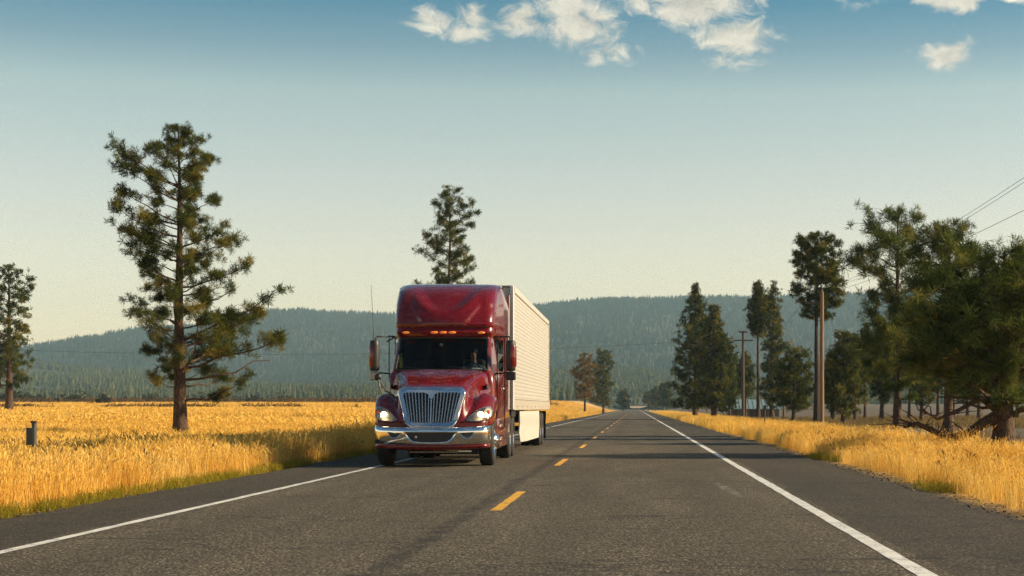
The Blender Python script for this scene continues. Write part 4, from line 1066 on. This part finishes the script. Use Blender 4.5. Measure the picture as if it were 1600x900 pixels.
def slice_pts(z, yf, bow, wd, rc):
    xs_ = np.linspace(0, wd - rc, NF)
    front = [(x, yf + bow * (x / wd) ** 2) for x in xs_]
    # relief of the fairing: a dished middle panel between two sweeping creases, and a shoulder line
    if z > 2.93:
        tt = (z - 2.96) / 0.98
        edge_ = 0.80 * math.sqrt(max(0.0, (tt - 0.22) / 0.78)) if tt > 0.22 else -0.2
        e2_ = 1.02 - 0.62 * max(0.0, 1 - tt * 1.15)
        def dish(x, y):
            d_ = 0.14 * float(sstep(edge_ + 0.05, edge_ - 0.22, np.array(x))) * float(sstep(0.20, 0.5, np.array(tt))) * (1 - 0.35 * tt)
            d_ -= 0.030 * math.exp(-((x - edge_ - 0.08) / 0.10) ** 2) * float(sstep(0.22, 0.4, np.array(tt)))
            d_ += 0.050 * float(sstep(0.0, 0.10, np.array(x - e2_))) * (0.03 < tt < 0.9)
            return y + d_
        front = [(x, dish(x, y)) for x, y in front]
    xe, ye = front[-1]
    corner = []
    for k in range(1, NCN + 1):
        a = k / NCN * math.pi / 2
        corner.append((wd - rc + rc * math.sin(a), ye + rc * 0.92 * (1 - math.cos(a))))
    y1 = corner[-1][1]
    side = []
    wr_ = 1.205 if z < 3.3 else 1.205 - 0.14 * ((z - 3.3) / 0.65) ** 2
    for k, sy in enumerate(SIDEY):
        yv = max(sy, y1 + 0.02 * (k + 1))
        g2 = float(sstep(y1 - 0.15, 4.05, np.array(yv))) if y1 < 3.8 else min(1.0, (k + 1) / 5)
        side.append((wd + max(0.0, wr_ - wd) * g2, yv))
    wd = side[-1][0]
    rear = [(wd - 0.05, side[-1][1] + 0.05), (wd * .5, side[-1][1] + 0.06), (0, side[-1][1] + 0.06)]
    return [(x, y, z) for x, y in front + corner + side + rear]
up_ = [s for s in SL if s[0] >= 2.96]
SL = [s for s in SL if s[0] < 2.96] + [tuple(s) for s in cr(np.array(up_), 3)]
half = np.array([slice_pts(*s) for s in SL])      # rows x cols
nz, nu = half.shape[:2]
zrow = [s[0] for s in SL]
iw0, iw1 = zrow.index(1.97), zrow.index(2.665)
wcol = NF + 2                                     # windshield reaches into the corner
side0 = NF + NCN
def is_glass(i, j): return iw0 <= i < iw1 and j < wcol
def is_door(i, j): return iw0 <= i < iw1 and side0 + 1 <= j < side0 + 3 + 0
def is_quarter(i, j): return False
b = MB()
for sg in (1, -1):
    b.add(half.reshape(-1, 3) * (sg, 1, 1), grid_faces(nz, nu, lambda i, j: is_glass(i, j) or is_door(i, j)))
top = half[-1]
ring_ = [tuple(p) for p in top] + [(-x, y, z) for x, y, z in top[::-1]]
b.add(ring_, [tuple(range(len(ring_)))])
import bmesh
cab = b.build('cab', 'paint', truck, smooth=42)
bm = bmesh.new(); bm.from_mesh(cab.data); bmesh.ops.remove_doubles(bm, verts=bm.verts[:], dist=0.0008); bmesh.ops.recalc_face_normals(bm, faces=bm.faces[:]); bm.to_mesh(cab.data); bm.free()
cab.data.polygons.foreach_set('use_smooth', [True] * len(cab.data.polygons)); cab.data.set_sharp_from_angle(angle=R(42))
sm = cab.modifiers.new('thickness', 'SOLIDIFY'); sm.thickness = 0.03; sm.offset = 1 if False else -1
# windshield, gasket, door windows
g_ = half[iw0:iw1 + 1, :wcol + 1]
full = np.concatenate([g_[:, :0:-1] * (-1, 1, 1), g_], 1)
q = MB(); q.add((full + (0, -0.004, 0)).reshape(-1, 3), grid_faces(full.shape[0], full.shape[1])); q.build('windshield', 'glass', cab, smooth=80)
loop = [tuple(p) for p in full[0]] + [tuple(p) for p in full[1:, -1]] + [tuple(p) for p in full[-1, ::-1][1:]] + [tuple(p) for p in full[::-1, 0][1:]]
q = MB(); q.tube([(x, y - 0.006, z) for x, y, z in loop], 0.018, 6, False); q.build('gasket', 'black_plastic', cab, smooth=80)
for sg in (1, -1):
    d_ = half[iw0:iw1 + 1, side0 + 1:side0 + 4] * (sg, 1, 1)
    q = MB(); q.add((d_ + (sg * 0.003, 0, 0)).reshape(-1, 3), grid_faces(d_.shape[0], d_.shape[1])); q.build('side_window', 'glass', cab)
    door = MB()
    for (y0, y1, z0, z1) in ((2.42, 2.435, 0.75, 2.72), (3.86, 3.875, 0.75, 2.72), (2.42, 3.875, 0.745, 0.76), (2.9, 3.875, 2.715, 2.73)):
        door.box((sg * (1.145 if y1 < 3 else 1.205 if y0 > 3 else 1.17), (y0 + y1) / 2, (z0 + z1) / 2), (0.02, y1 - y0, z1 - z0))
    door.build('door_seam', 'frame_black', cab)
    q = MB(); q.box((sg * 1.20, 3.62, 1.60), (0.04, 0.22, 0.05), 0.015); q.build('door_handle', 'chrome', cab)
    q = MB(); q.box((sg * 1.015, 2.78, 2.50), (0.03, 0.07, 0.13), 0.01); q.build('pillar_vent', 'black_plastic', cab)
    q = MB(); q.box((sg * 1.19, 5.66, 2.5), (0.035, 0.34, 2.6), 0.012); q.build('side_extender', 'paint', truck)
    # chassis skirt with step
    sk = MB(); rows_ = []
    for y, z0, z1, xo in ((1.92, 0.62, 0.93, 1.16), (2.05, 0.40, 0.94, 1.185), (2.4, 0.30, 0.94, 1.20), (3.6, 0.30, 0.94, 1.20), (4.9, 0.30, 0.94, 1.20), (5.15, 0.42, 0.94, 1.19), (5.25, 0.60, 0.92, 1.17)):
        rows_.append([(sg * (xo - 0.30), y, z1), (sg * (xo - 0.03), y, z1), (sg * xo, y, z1 - 0.04), (sg * (xo + .01), y, (z0 + z1) / 2), (sg * xo, y, z0 + 0.05), (sg * (xo - 0.08), y, z0), (sg * (xo - 0.3), y, z0)])
    sk.loft(rows_, True, True); sk.build('side_fairing', 'paint', truck, smooth=40)
    st = MB(); st.box((sg * 1.205, 2.75, 0.52), (0.03, 0.55, 0.07), 0.01); st.box((sg * 1.205, 2.75, 0.80), (0.03, 0.55, 0.07), 0.01); st.build('step', 'brushed', truck)
# visor lamps
for x in (-0.80, -0.19, 0.0, 0.19, 0.80):
    yv = 2.40 + 0.20 * (abs(x) / 1.13) ** 2
    q = MB(); rows_ = [[(x + rr * 0.075 * math.cos(a), yv + 0.012 - dy, 2.775 + rr * 0.026 * math.sin(a)) for a in np.linspace(0, 2 * math.pi, 12, endpoint=False)] for rr, dy in ((1.1, 0.0), (1.0, 0.035), (0.7, 0.05), (0.2, 0.055))]
    q.loft(rows_, True, True); q.build('roof_marker_light', 'marker_lit', cab, smooth=60)
# wipers
for x0, x1 in ((-0.12, -0.82), (0.18, -0.45)):
    pass
q = MB(); q.box((0, 2.02, 1.945), (1.7, 0.16, 0.03), 0.01); q.build('cowl', 'black_plastic', truck)
for x0, x1 in ((-0.20, -0.85), (0.75, 0.12)):
    pts = [(x0 + (x1 - x0) * s, 1.93 + 0.20 * ((x0 + (x1 - x0) * s) / 1.13) ** 2 + 0.02 + s * 0.055, 1.975 + s * 0.075) for s in np.linspace(0, 1, 5)]
    q = MB(); q.tube(pts, 0.009, 5); q.build('wiper', 'black_plastic', truck)
# hood side grab: dark vent
for sg in (1, -1):
    q = MB(); q.box((sg * 0.99, 1.70, 1.62), (0.02, 0.30, 0.10), 0.008); q.build('hood_vent', 'black_plastic', truck)
# mirrors on arms
for sg in (1, -1):
    mr = empty('mirror', (0, 0, 0)); mr.parent = truck
    cx_ = sg * 1.44
    body = MB(); rings = []
    for z, s in ((1.955, .72), (1.975, .9), (2.05, 1.0), (2.5, 1.0), (2.58, .9), (2.605, .7)):
        rings.append([(cx_ + s * 0.105 * math.cos(a) * (1.0 if True else 1), 2.33 + s * (0.10 if math.sin(a) < 0 else 0.055) * math.sin(a), z) for a in np.linspace(0, 2 * math.pi, 16, endpoint=False)])
    body.loft(rings, True, True); body.build('mirror_housing', 'black_plastic', mr, smooth=50)
    sh_ = MB(); rings = []
    for z, s in ((2.02, .8), (2.08, 1.0), (2.46, 1.0), (2.52, .8)):
        rings.append([(cx_ + sg * 0.012 + s * 0.108 * math.cos(a), 2.33 + s * 0.104 * math.sin(a), z) for a in (np.linspace(-1.75, 1.0, 11) if sg > 0 else np.linspace(math.pi - 1.0, math.pi + 1.75, 11))])
    sh_.loft(rings, False); sh_.build('mirror_shell', 'paint', mr, smooth=60)
    for pts in ([(sg * 1.06, 2.66, 2.70), (sg * 1.22, 2.50, 2.69), (sg * 1.40, 2.38, 2.685), (cx_ - sg * .02, 2.35, 2.66), (cx_ - sg * .02, 2.35, 2.58)],
                [(sg * 1.10, 2.50, 1.90), (sg * 1.28, 2.38, 1.915), (cx_ - sg * .03, 2.34, 1.92), (cx_ - sg * .03, 2.34, 1.97)], [(sg * 1.05, 2.66, 2.69), (sg * 1.12, 2.56, 2.64), (sg * 1.2, 2.48, 2.58)]):
        arm = MB(); arm.tube(pts, 0.017, 6); arm.build('mirror_arm', 'black_plastic', mr, smooth=60)
    cv = MB(); cv.box((cx_ + sg * 0.0, 2.34, 1.85), (0.21, 0.09, 0.18), 0.02); cv.build('convex_mirror', 'lamp_satin' if sg < 0 else 'black_plastic', mr)
# hood mirror on a bent arm, passenger side
hm_ = empty('hood_mirror', (0, 0, 0)); hm_.parent = truck
q = MB(); q.tube([(-0.80, 0.75, 1.40), (-0.97, 0.72, 1.52), (-1.14, 0.70, 1.76)], 0.014, 6); q.tube([(-1.02, 0.62, 1.38), (-1.10, 0.68, 1.60), (-1.14, 0.70, 1.78)], 0.016, 6); q.build('mirror_arm', 'black_plastic', hm_)
q = MB(); q.lathe([(0.002, -0.05), (0.05, -0.04), (0.075, 0.0), (0.07, 0.02), (0.002, 0.02)], (-1.14, 0.72, 1.80), 'y', 14); q.build('mirror_housing', 'black_plastic', hm_, smooth=60)
q = MB(); q.tube([(-1.46, 2.38, 2.55), (-1.48, 2.40, 3.0), (-1.53, 2.44, 3.78)], [0.012, 0.007, 0.004], 5); q.build('antenna', 'black_plastic', truck)
# wheels
def wheel(parent, c, w_, r, sg, dual=False, name='wheel'):
    wh = empty(name, c); wh.parent = parent
    for k in range(2 if dual else 1):
        ox = -sg * (w_ + 0.06) * k
        h = w_ / 2
        q = MB()
        q.lathe([(r * .58, -h), (r * .72, -h * 1.06), (r * .92, -h), (r * .985, -h * .82), (r, -h * .5), (r, -h * .36), (r * .975, -h * .33), (r * .975, -h * .28), (r, -h * .25), (r, h * .25), (r * .975, h * .28), (r * .975, h * .33), (r, h * .36), (r, h * .5), (r * .985, h * .82), (r * .92, h), (r * .72, h * 1.06), (r * .58, h)], (ox, 0, 0), 'x', 36)
        q.build('tyre', 'rubber', wh, smooth=50)
    q = MB()
    if dual: pf = [(r * .60, .5), (r * .57, .42), (r * .50, -.35), (r * .32, -.45), (r * .26, -.1), (r * .2, .30), (0.001, .32)]
    else: pf = [(r * .60, .5), (r * .55, .46), (r * .50, .30), (r * .40, .42), (r * .30, .5), (r * .22, .66), (r * .18, .80), (0.001, .82)]
    q.lathe([(a, sg * b_ * w_) for a, b_ in pf], (0, 0, 0), 'x', 32)
    for k in range(10):
        a = k * math.pi / 5; rr = r * (.36 if not dual else .38); x0 = sg * w_ * (.45 if not dual else -.40)
        q.tube([(x0, rr * math.cos(a), rr * math.sin(a)), (x0 + sg * .05, rr * math.cos(a), rr * math.sin(a))], 0.018, 6)
    q.build('rim', 'chrome' if not dual else 'brushed', wh, smooth=40)
    return wh
for sg in (1, -1):
    wheel(truck, (sg * 1.03, 1.27, 0.52), 0.29, 0.52, sg)
    for yy_ in (6.25, 7.55): wheel(truck, (sg * 1.05, yy_, 0.52), 0.27, 0.52, sg, True)
q = MB(); q.box((0, 6.9, 1.0), (0.9, 1.0, 0.12), 0.03); q.tube([(-1, 6.25, .52), (1, 6.25, .52)], .08, 8); q.tube([(-1, 7.55, .52), (1, 7.55, .52)], .08, 8); q.build('fifth_wheel', 'frame_black', truck)
# inside the cab
q = MB(); q.box((0, 2.45, 1.78), (1.9, 0.55, 0.22), 0.06); q.box((0.52, 2.55, 1.90), (0.5, 0.3, 0.10), 0.04); q.build('dashboard', 'cabin_dark', cab)
q = MB(); q.box((0, 4.25, 1.95), (2.1, 0.05, 1.9)); q.build('bulkhead', 'cabin_dark', cab)
q = MB(); q.box((0, 3.2, 1.0), (2.1, 2.2, 0.06)); q.build('cab_floor', 'cabin_dark', cab)
for x in (-0.55, 0.55):
    q = MB(); q.box((x, 3.45, 1.42), (0.52, 0.52, 0.18), 0.06); q.box((x, 3.74, 1.85), (0.50, 0.14, 0.85), 0.06); q.build('seat', 'cabin_dark', cab)
q = MB(); q.lathe([(0.225 + 0.016 * math.cos(a), 0.016 * math.sin(a)) for a in np.linspace(0, 2 * math.pi, 9)], (0.55, 2.86, 1.93), 'y', 24); q.tube([(0.36, 2.86, 1.93), (0.74, 2.86, 1.93)], 0.016, 6); q.tube([(0.55, 2.86, 1.93), (0.55, 2.62, 1.78)], 0.03, 6)
q.build('steering_wheel', 'black_plastic', cab, smooth=60)
q = MB(); q.box((-0.05, 2.50, 2.52), (0.07, 0.05, 0.06), 0.015); q.build('dash_camera', 'paper', cab)
q = MB()
for k in range(6): q.box((0.66 + k * 0.035, 2.04 + 0.012 * k, 2.005), (0.024, 0.006, 0.026))
q.build('windshield_stickers', 'paper', cab)
# a yellow vest hanging inside the passenger corner
q = MB(); rows_ = []
for k in range(7):
    z = 2.02 + k * 0.052; rows_.append([(-0.93 + 0.012 * math.sin(k * 2.1 + a) + 0.05 * math.cos(a), 2.56 + 0.02 * math.sin(a * 2 + k) + 0.012 * math.sin(a), z) for a in np.linspace(0, 2 * math.pi, 10, endpoint=False)])
q.loft(rows_, True, True); vest = q.build('safety_vest', 'hi_vis', None, smooth=60)
vest.location, vest.rotation_euler = truck.location, truck.rotation_euler; tag(vest, 'yellow safety vest hanging inside the windshield corner', 'vest')

# ------------------------------------------------------------------ the driver: one skinned body
def skin_body(name, joints, edges, mat, parent=None, loc=None, sub=2):
    me = bpy.data.meshes.new(name); me.from_pydata([j[:3] for j in joints], edges, [])
    o = link(name, me, mat, parent, loc)
    sk_ = o.modifiers.new('skin', 'SKIN')
    for v_, j in zip(me.skin_vertices[0].data, joints): v_.radius = (j[3], j[4] if len(j) > 4 else j[3])
    me.skin_vertices[0].data[0].use_root = True
    ss = o.modifiers.new('sub', 'SUBSURF'); ss.levels = ss.render_levels = sub
    return o
J = [(0.55, 3.48, 1.56, .15, .12), (0.55, 3.52, 1.78, .155, .11), (0.55, 3.54, 2.00, .17, .11), (0.55, 3.54, 2.13, .08, .08), (0.55, 3.52, 2.21, .052), (0.55, 3.50, 2.27, .066, .072), (0.55, 3.49, 2.35, .078, .092), (0.55, 3.50, 2.43, .062, .075),
     (0.76, 3.52, 2.06, .058), (0.86, 3.34, 1.86, .048), (0.78, 3.06, 1.97, .036), (0.74, 2.92, 2.02, .03),
     (0.34, 3.52, 2.06, .058), (0.26, 3.34, 1.86, .048), (0.32, 3.06, 1.95, .036), (0.36, 2.92, 2.0, .03),
     (0.65, 3.34, 1.58, .085), (0.66, 2.98, 1.56, .065), (0.66, 2.90, 1.14, .05), (0.45, 3.34, 1.58, .085), (0.44, 2.98, 1.56, .065), (0.44, 2.90, 1.14, .05),
     (0.55, 3.41, 2.335, .016)]
E = [(0, 1), (1, 2), (2, 3), (3, 4), (4, 5), (5, 6), (6, 7), (2, 8), (8, 9), (9, 10), (10, 11), (2, 12), (12, 13), (13, 14), (14, 15), (0, 16), (16, 17), (17, 18), (0, 19), (19, 20), (20, 21), (6, 22)]
m, t = newmat('driver_body')                      # shirt below the collar, bare head, forearms and hands
o_ = t.n('ShaderNodeTexCoord').outputs['Object']
s_ = t.n('ShaderNodeSeparateXYZ'); t.put(s_.inputs[0], o_)
bare_ = t.math('MAXIMUM', t.math('GREATER_THAN', s_.outputs[2], 2.175), t.math('MULTIPLY', t.math('LESS_THAN', s_.outputs[1], 3.24), t.math('GREATER_THAN', s_.outputs[2], 1.72)))
principled(t, t.mix(bare_, t.mix(t.noise(o_, 9.0), (0.16, 0.19, 0.24), (0.24, 0.28, 0.34)), t.mix(t.noise(o_, 12.0), (0.38, 0.21, 0.15), (0.46, 0.27, 0.19))), 0.65)
drv = empty('person', truck.location, R(0.8)); tag(drv, 'truck driver in a dark shirt holding the steering wheel', 'person')
skin_body('body', J, E, 'driver_body', drv)
hr = MB(); rings = []
for z, s in ((2.36, 1.0), (2.40, 1.08), (2.45, 1.0), (2.49, .7), (2.505, .2)):
    rings.append([(0.55 + s * 0.082 * math.cos(a), 3.515 + s * 0.095 * math.sin(a), z - (0.05 if math.sin(a) > 0.2 and z < 2.4 else 0)) for a in np.linspace(0, 2 * math.pi, 16, endpoint=False)])
hr.loft(rings, True, True); hr.build('hair', 'hair', drv, smooth=70)
for hx, sg in ((0.74, 1), (0.36, -1)):            # hands closed on the rim
    base_ = Vector((hx, 2.90, 2.03 if sg > 0 else 2.01))
    fj, fe = [(hx, 2.94, base_.z - .01, .028, .02), (hx, 2.885, base_.z + .01, .032, .018)], [(0, 1)]
    for k in range(4):
        x = hx - 0.03 + k * 0.02; ln = (0.9, 1.0, 0.95, 0.75)[k]; n0 = len(fj)
        fj += [(x, 2.865, base_.z + .012, .0095), (x, 2.838, base_.z - .004 * ln, .009), (x, 2.842, base_.z - .032 * ln, .008), (x, 2.86, base_.z - .044 * ln, .007)]
        fe += [(1, n0), (n0, n0 + 1), (n0 + 1, n0 + 2), (n0 + 2, n0 + 3)]
    n0 = len(fj); fj += [(hx - sg * .035, 2.915, base_.z - .005, .011), (hx - sg * .05, 2.885, base_.z - .018, .010), (hx - sg * .045, 2.86, base_.z - .03, .008)]; fe += [(0, n0), (n0, n0 + 1), (n0 + 1, n0 + 2)]
    skin_body('hand', fj, fe, 'skin', drv, sub=1)

# ------------------------------------------------------------------ the white trailer (local: y from its nose back)
TW, TL, TB, TT = 1.30, 16.1, 1.12, 4.06
tr_ = empty('semi_trailer', (-4.18, 38.95, 0)); tag(tr_, 'long white box trailer with ribbed sides and skirts coupled behind the red truck', 'trailer')
q = MB(); q.box((0, TL / 2, (TB + TT) / 2 + 0.02), (2 * TW - 0.06, TL - 0.1, TT - TB - 0.12)); q.build('box_body', 'white_panel', tr_)
q = MB(); q.box((0, TL / 2, TT - 0.005), (2 * TW - 0.04, TL - .02, 0.03), 0.01); q.build('roof', 'white_rail', tr_)
NP = 26
ph_ = (TT - 0.16 - (TB + 0.30)) / NP
pm_ = None
for sg in (1, -1):
    for k in range(NP):                           # ribbed side: one long plank per rib
        if pm_ is None:
            q = MB(); h = ph_ / 2
            prof_ = [(-0.012, -h + .003), (0.004, -h + .006), (0.006, 0), (0.004, h - .006), (-0.012, h - .003)]
            q.loft([[(x, y, z) for x, z in prof_] for y in (0.14, TL - 0.42)], True, True)
            o = q.build('side_panel', 'white_panel', tr_); pm_ = o.data
        else: o = link('side_panel', pm_, None, tr_)
        o.location = (sg * (TW - 0.018), 0, TB + 0.30 + ph_ * (k + 0.5)); o.rotation_euler = (0, 0, 0)
        o.scale = (sg, 1, 1)
    q = MB(); q.box((sg * (TW - 0.005), TL / 2, TT - 0.075), (0.05, TL, 0.15), 0.012); q.build('top_rail', 'white_rail', tr_)
    q = MB(); q.box((sg * (TW - 0.002), TL / 2, TB + 0.14), (0.05, TL, 0.28), 0.01)
    q.build('bottom_rail', 'rail_worn', tr_)
    rv = MB()
    for k in range(52): rv.box((sg * (TW + 0.024), 0.3 + k * 0.3, TB + 0.255), (0.012, 0.022, 0.022))
    for k in range(9): rv.box((sg * (TW + 0.026), 0.9 + k * 1.8, TB + 0.09), (0.014, 0.05, 0.03))
    rv.build('rivets', 'frame_black', tr_); tr_.children[-1]['kind'] = 'stuff'
    q = MB(); q.box((sg * (TW - 0.03), 0.05, (TB + TT) / 2), (0.10, 0.18, TT - TB), 0.025); q.build('corner_post', 'white_rail', tr_)
    q = MB(); q.box((sg * (TW - 0.01), TL - 0.22, (TB + TT) / 2), (0.06, 0.40, TT - TB - 0.02), 0.015); q.build('corner_post', 'brushed', tr_)
    q = MB(); rows_ = [[(sg * xx, y, z) for xx, z in ((1.245, z1), (1.255, (z0 + z1) / 2), (1.235, z0), (1.21, z0), (1.225, z1))] for y, z0, z1 in ((2.9, .55, 1.10), (3.4, .30, 1.10), (6.0, .28, 1.10), (9.0, .28, 1.10), (11.3, .28, 1.10))]
    q.loft(rows_, True, True); q.build('side_skirt', 'skirt_white', tr_, smooth=30)
    for yy_ in (12.55, 13.85): wheel(tr_, (sg * 1.08, yy_, 0.52), 0.27, 0.52, sg, True)
    q = MB(); q.box((sg * 0.95, 14.95, .55), (0.6, 0.02, 0.75)); q.build('mud_flap', 'rubber', tr_)
q = MB(); q.box((0, 8, 1.02), (1.0, 15.6, 0.2)); q.box((0, 13.2, .82), (1.3, 2.6, .2)); q.box((0, 15.95, 0.95), (2.4, 0.12, 0.25)); q.box((0, 15.9, 0.52), (2.2, 0.10, 0.12)); q.box((0.9, 15.9, 0.7), (0.1, 0.1, 0.4)); q.box((-0.9, 15.9, 0.7), (0.1, 0.1, 0.4))
q.box((0.85, 2.6, .75), (.12, .12, .7)); q.box((-0.85, 2.6, .75), (.12, .12, .7)); q.box((1.0, 0.7, 1.03), (0.5, 1.3, 0.14)); q.box((-1.0, 0.7, 1.03), (0.5, 1.3, 0.14))
q.tube([(-1, 12.55, .52), (1, 12.55, .52)], .07, 8); q.tube([(-1, 13.85, .52), (1, 13.85, .52)], .07, 8)
q.build('underframe', 'frame_black', tr_)

# ------------------------------------------------------------------ poles, wires, posts, shed
Yp = 98.0; Xp = at(1284, Yp); zp = float(gz(Xp, Yp))
pole = empty('utility_pole', (Xp, Yp, zp - 0.05)); tag(pole, 'tall brown wooden utility pole standing in front of the round-topped pine', 'utility pole')
Hp_ = hz(456, Yp) - zp + .05
q = MB(); q.tube([(0, 0, -0.3), (0, 0, Hp_ * .5), (0.02, 0, Hp_)], [0.15, 0.13, 0.105], 14); q.build('pole', 'pole_wood', pole, smooth=60)
za = hz(473, Yp) - zp + .05
q = MB(); q.box((-0.50, 0.0, za), (1.0, 0.10, 0.12), 0.02); q.build('crossarm', 'post_wood', pole)
q = MB(); q.tube([(-0.95, 0, za + .06), (-0.95, 0, za + .26)], [0.05, 0.035], 8); q.build('insulator', 'insulator', pole, smooth=60)
q = MB(); q.tube([(0.02, 0, Hp_ - .01), (0.02, 0, Hp_ + .16)], [0.05, 0.035], 8); q.build('insulator', 'insulator', pole, smooth=60)
Yq = 200.0; Xq = at(1161, Yq); zq = float(gz(Xq, Yq))
pole2 = empty('utility_pole', (Xq, Yq, zq - 0.05)); tag(pole2, 'distant dark utility pole with two crossarms between the conifers', 'utility pole')
H2 = hz(517, Yq) - zq + .05
q = MB(); q.tube([(0, 0, -0.3), (0, 0, H2)], [0.20, 0.15], 12); q.build('pole', 'post_wood', pole2, smooth=60)
for (py, hw) in ((519, 0.55), (532, 1.2)):
    z_ = hz(py, Yq) - zq + .05
    q = MB(); q.box((0, -0.16, z_), (2 * hw, 0.12, 0.16), 0.02); q.build('crossarm', 'post_wood', pole2)
    for x in (-hw + .1, -hw * .45, hw * .45, hw - .1):
        q = MB(); q.tube([(x, -0.16, z_ + .08), (x, -0.16, z_ + .26)], [0.06, 0.045], 8); q.build('insulator', 'insulator', pole2, smooth=60)
def wire(label, a, b_, sag, r=0.0075, n=28):
    a, b_ = Vector(a), Vector(b_)
    q = MB(); q.tube([tuple(a.lerp(b_, s) - Vector((0, 0, 4 * sag * s * (1 - s)))) for s in np.linspace(0, 1, n)], r, 4)
    o = q.build('power_line', 'wire', None); tag(o, label, 'wire')
ptop = (Xp + 0.02, Yp, zp + Hp_ + .1)
parm = (Xp - 0.95, Yp, zp + za + .2)
wire('upper overhead wire crossing the sky above the near grove', ptop, (8.6, -20, 8.8), 1.45)
wire('second overhead wire running just under the upper one', (Xp + 0.02, Yp, zp + Hp_ - .05), (8.5, -20, 8.55), 1.40)
wire('lowest overhead wire at the right edge above the grove', parm, (9.0, -20, 6.9), 1.25)
wire('thin wire running from the near pole to the crossarm pole', parm, (Xq + 1.1, Yq - .16, zq + H2 - 1.0), 1.1, 0.014)
wire('long thin wire spanning across the road toward the pasture hills', (Xq - 1.1, Yq - .16, zq + H2 - 1.0), (-95, 215, 9.4), 1.6, 0.018, 40)
wire('upper thin wire leaving the crossarm pole along the road', (Xq - 0.45, Yq - .16, zq + H2 + .1), (at(1060, 420), 420, 10.5), 1.6, 0.018)

Ys = 31.0; Xs_ = at(53, Ys)
post = empty('marker_post', (Xs_, Ys, float(gz(Xs_, Ys)))); post.scale = (1.35, 1.2, 1.0); tag(post, 'grey metal roadside marker post with a plate, in the left weeds', 'marker post')
hp = hz(661, Ys) - float(gz(Xs_, Ys))
q = MB(); q.loft([[(x, y, z) for x, y in ((-.03, .02), (-.012, -.02), (.012, -.02), (.03, .02), (.036, .012), (.016, -.03), (-.016, -.03), (-.036, .012))] for z in (-.2, hp)], True, True); q.build('post', 'post_metal', post)
q = MB(); q.box((-0.045, -0.040, hp - 0.25), (0.10, 0.012, 0.32), 0.004); q.build('plate', 'plate_back', post)
q = MB(); q.box((0, 0, hp + 0.02), (0.085, 0.07, 0.045), 0.01); q.build('cap', 'post_wood', post)
Ys = 85.0; Xs_ = at(1195, Ys)
post = empty('marker_post', (Xs_, Ys, float(gz(Xs_, Ys)))); tag(post, 'thin dark marker post with small plate in the right verge', 'marker post')
hp = hz(633, Ys) - float(gz(Xs_, Ys))
q = MB(); q.loft([[(x, y, z) for x, y in ((-.03, .02), (-.012, -.02), (.012, -.02), (.03, .02), (.036, .012), (.016, -.03), (-.016, -.03), (-.036, .012))] for z in (-.2, hp)], True, True); q.build('post', 'post_wood', post)
q = MB(); q.box((0.0, -0.040, hp - 0.14), (0.15, 0.012, 0.26), 0.004); q.build('plate', 'plate_back', post)

# shed with a green metal roof behind the conifers
Yh = 215.0; Xh = at(1178, Yh); zh = float(gz(Xh, Yh))
shed = empty('shed', (Xh, Yh, zh)); tag(shed, 'long low shed with blue-green metal roof behind the conifers', 'shed')
zr0, zr1 = hz(638, Yh) - zh, hz(624, Yh) - zh
q = MB(); q.box((0, 3, zr0 / 2 - .05), (6.6, 5.6, zr0 + .1)); q.build('wall', 'shed_wall', shed)
q = MB(); q.loft([[(x, y, z) for y, z in ((-0.5, zr0 - .05), (3, zr1), (6.5, zr0 - .05), (6.5, zr0 - .13), (3, zr1 - .1), (-0.5, zr0 - .13))] for x in (-3.7, 3.7)], True, True); roof = q.build('roof', 'teal_roof', shed)
for k in range(13):
    q = MB(); x = -3.6 + k * 0.6; q.loft([[(x + a, y - .01, z + d) for a, d in ((-.03, 0), (-.02, .05), (.02, .05), (.03, 0))] for y, z in ((-0.5, zr0 - .05), (3, zr1))], True, True); q.build('roof_rib', 'teal_roof', roof)
q = MB(); q.box((0.6, 0.17, zr0 * .42), (2.2, 0.08, zr0 * .84)); q.build('door', 'post_wood', shed)

# ------------------------------------------------------------------ the hazy air
m = bpy.data.materials.new('haze'); m.use_nodes = True; m.node_tree.nodes.clear(); t = NT(m.node_tree)
ov = t.n('ShaderNodeOutputMaterial'); pv = t.n('ShaderNodeVolumePrincipled')
pv.inputs['Color'].default_value = (0.52, 0.82, 1.0, 1); pv.inputs['Density'].default_value = HAZE; pv.inputs['Anisotropy'].default_value = 0.0
t.l.new(pv.outputs[0], ov.inputs['Volume']); MATS['haze'] = m
q = MB(); q.box((0, 1950, 161), (9800, 5900, 334)); o = q.build('haze', 'haze'); tag(o, 'thin pale blue haze filling the valley air', 'haze', kind='stuff')
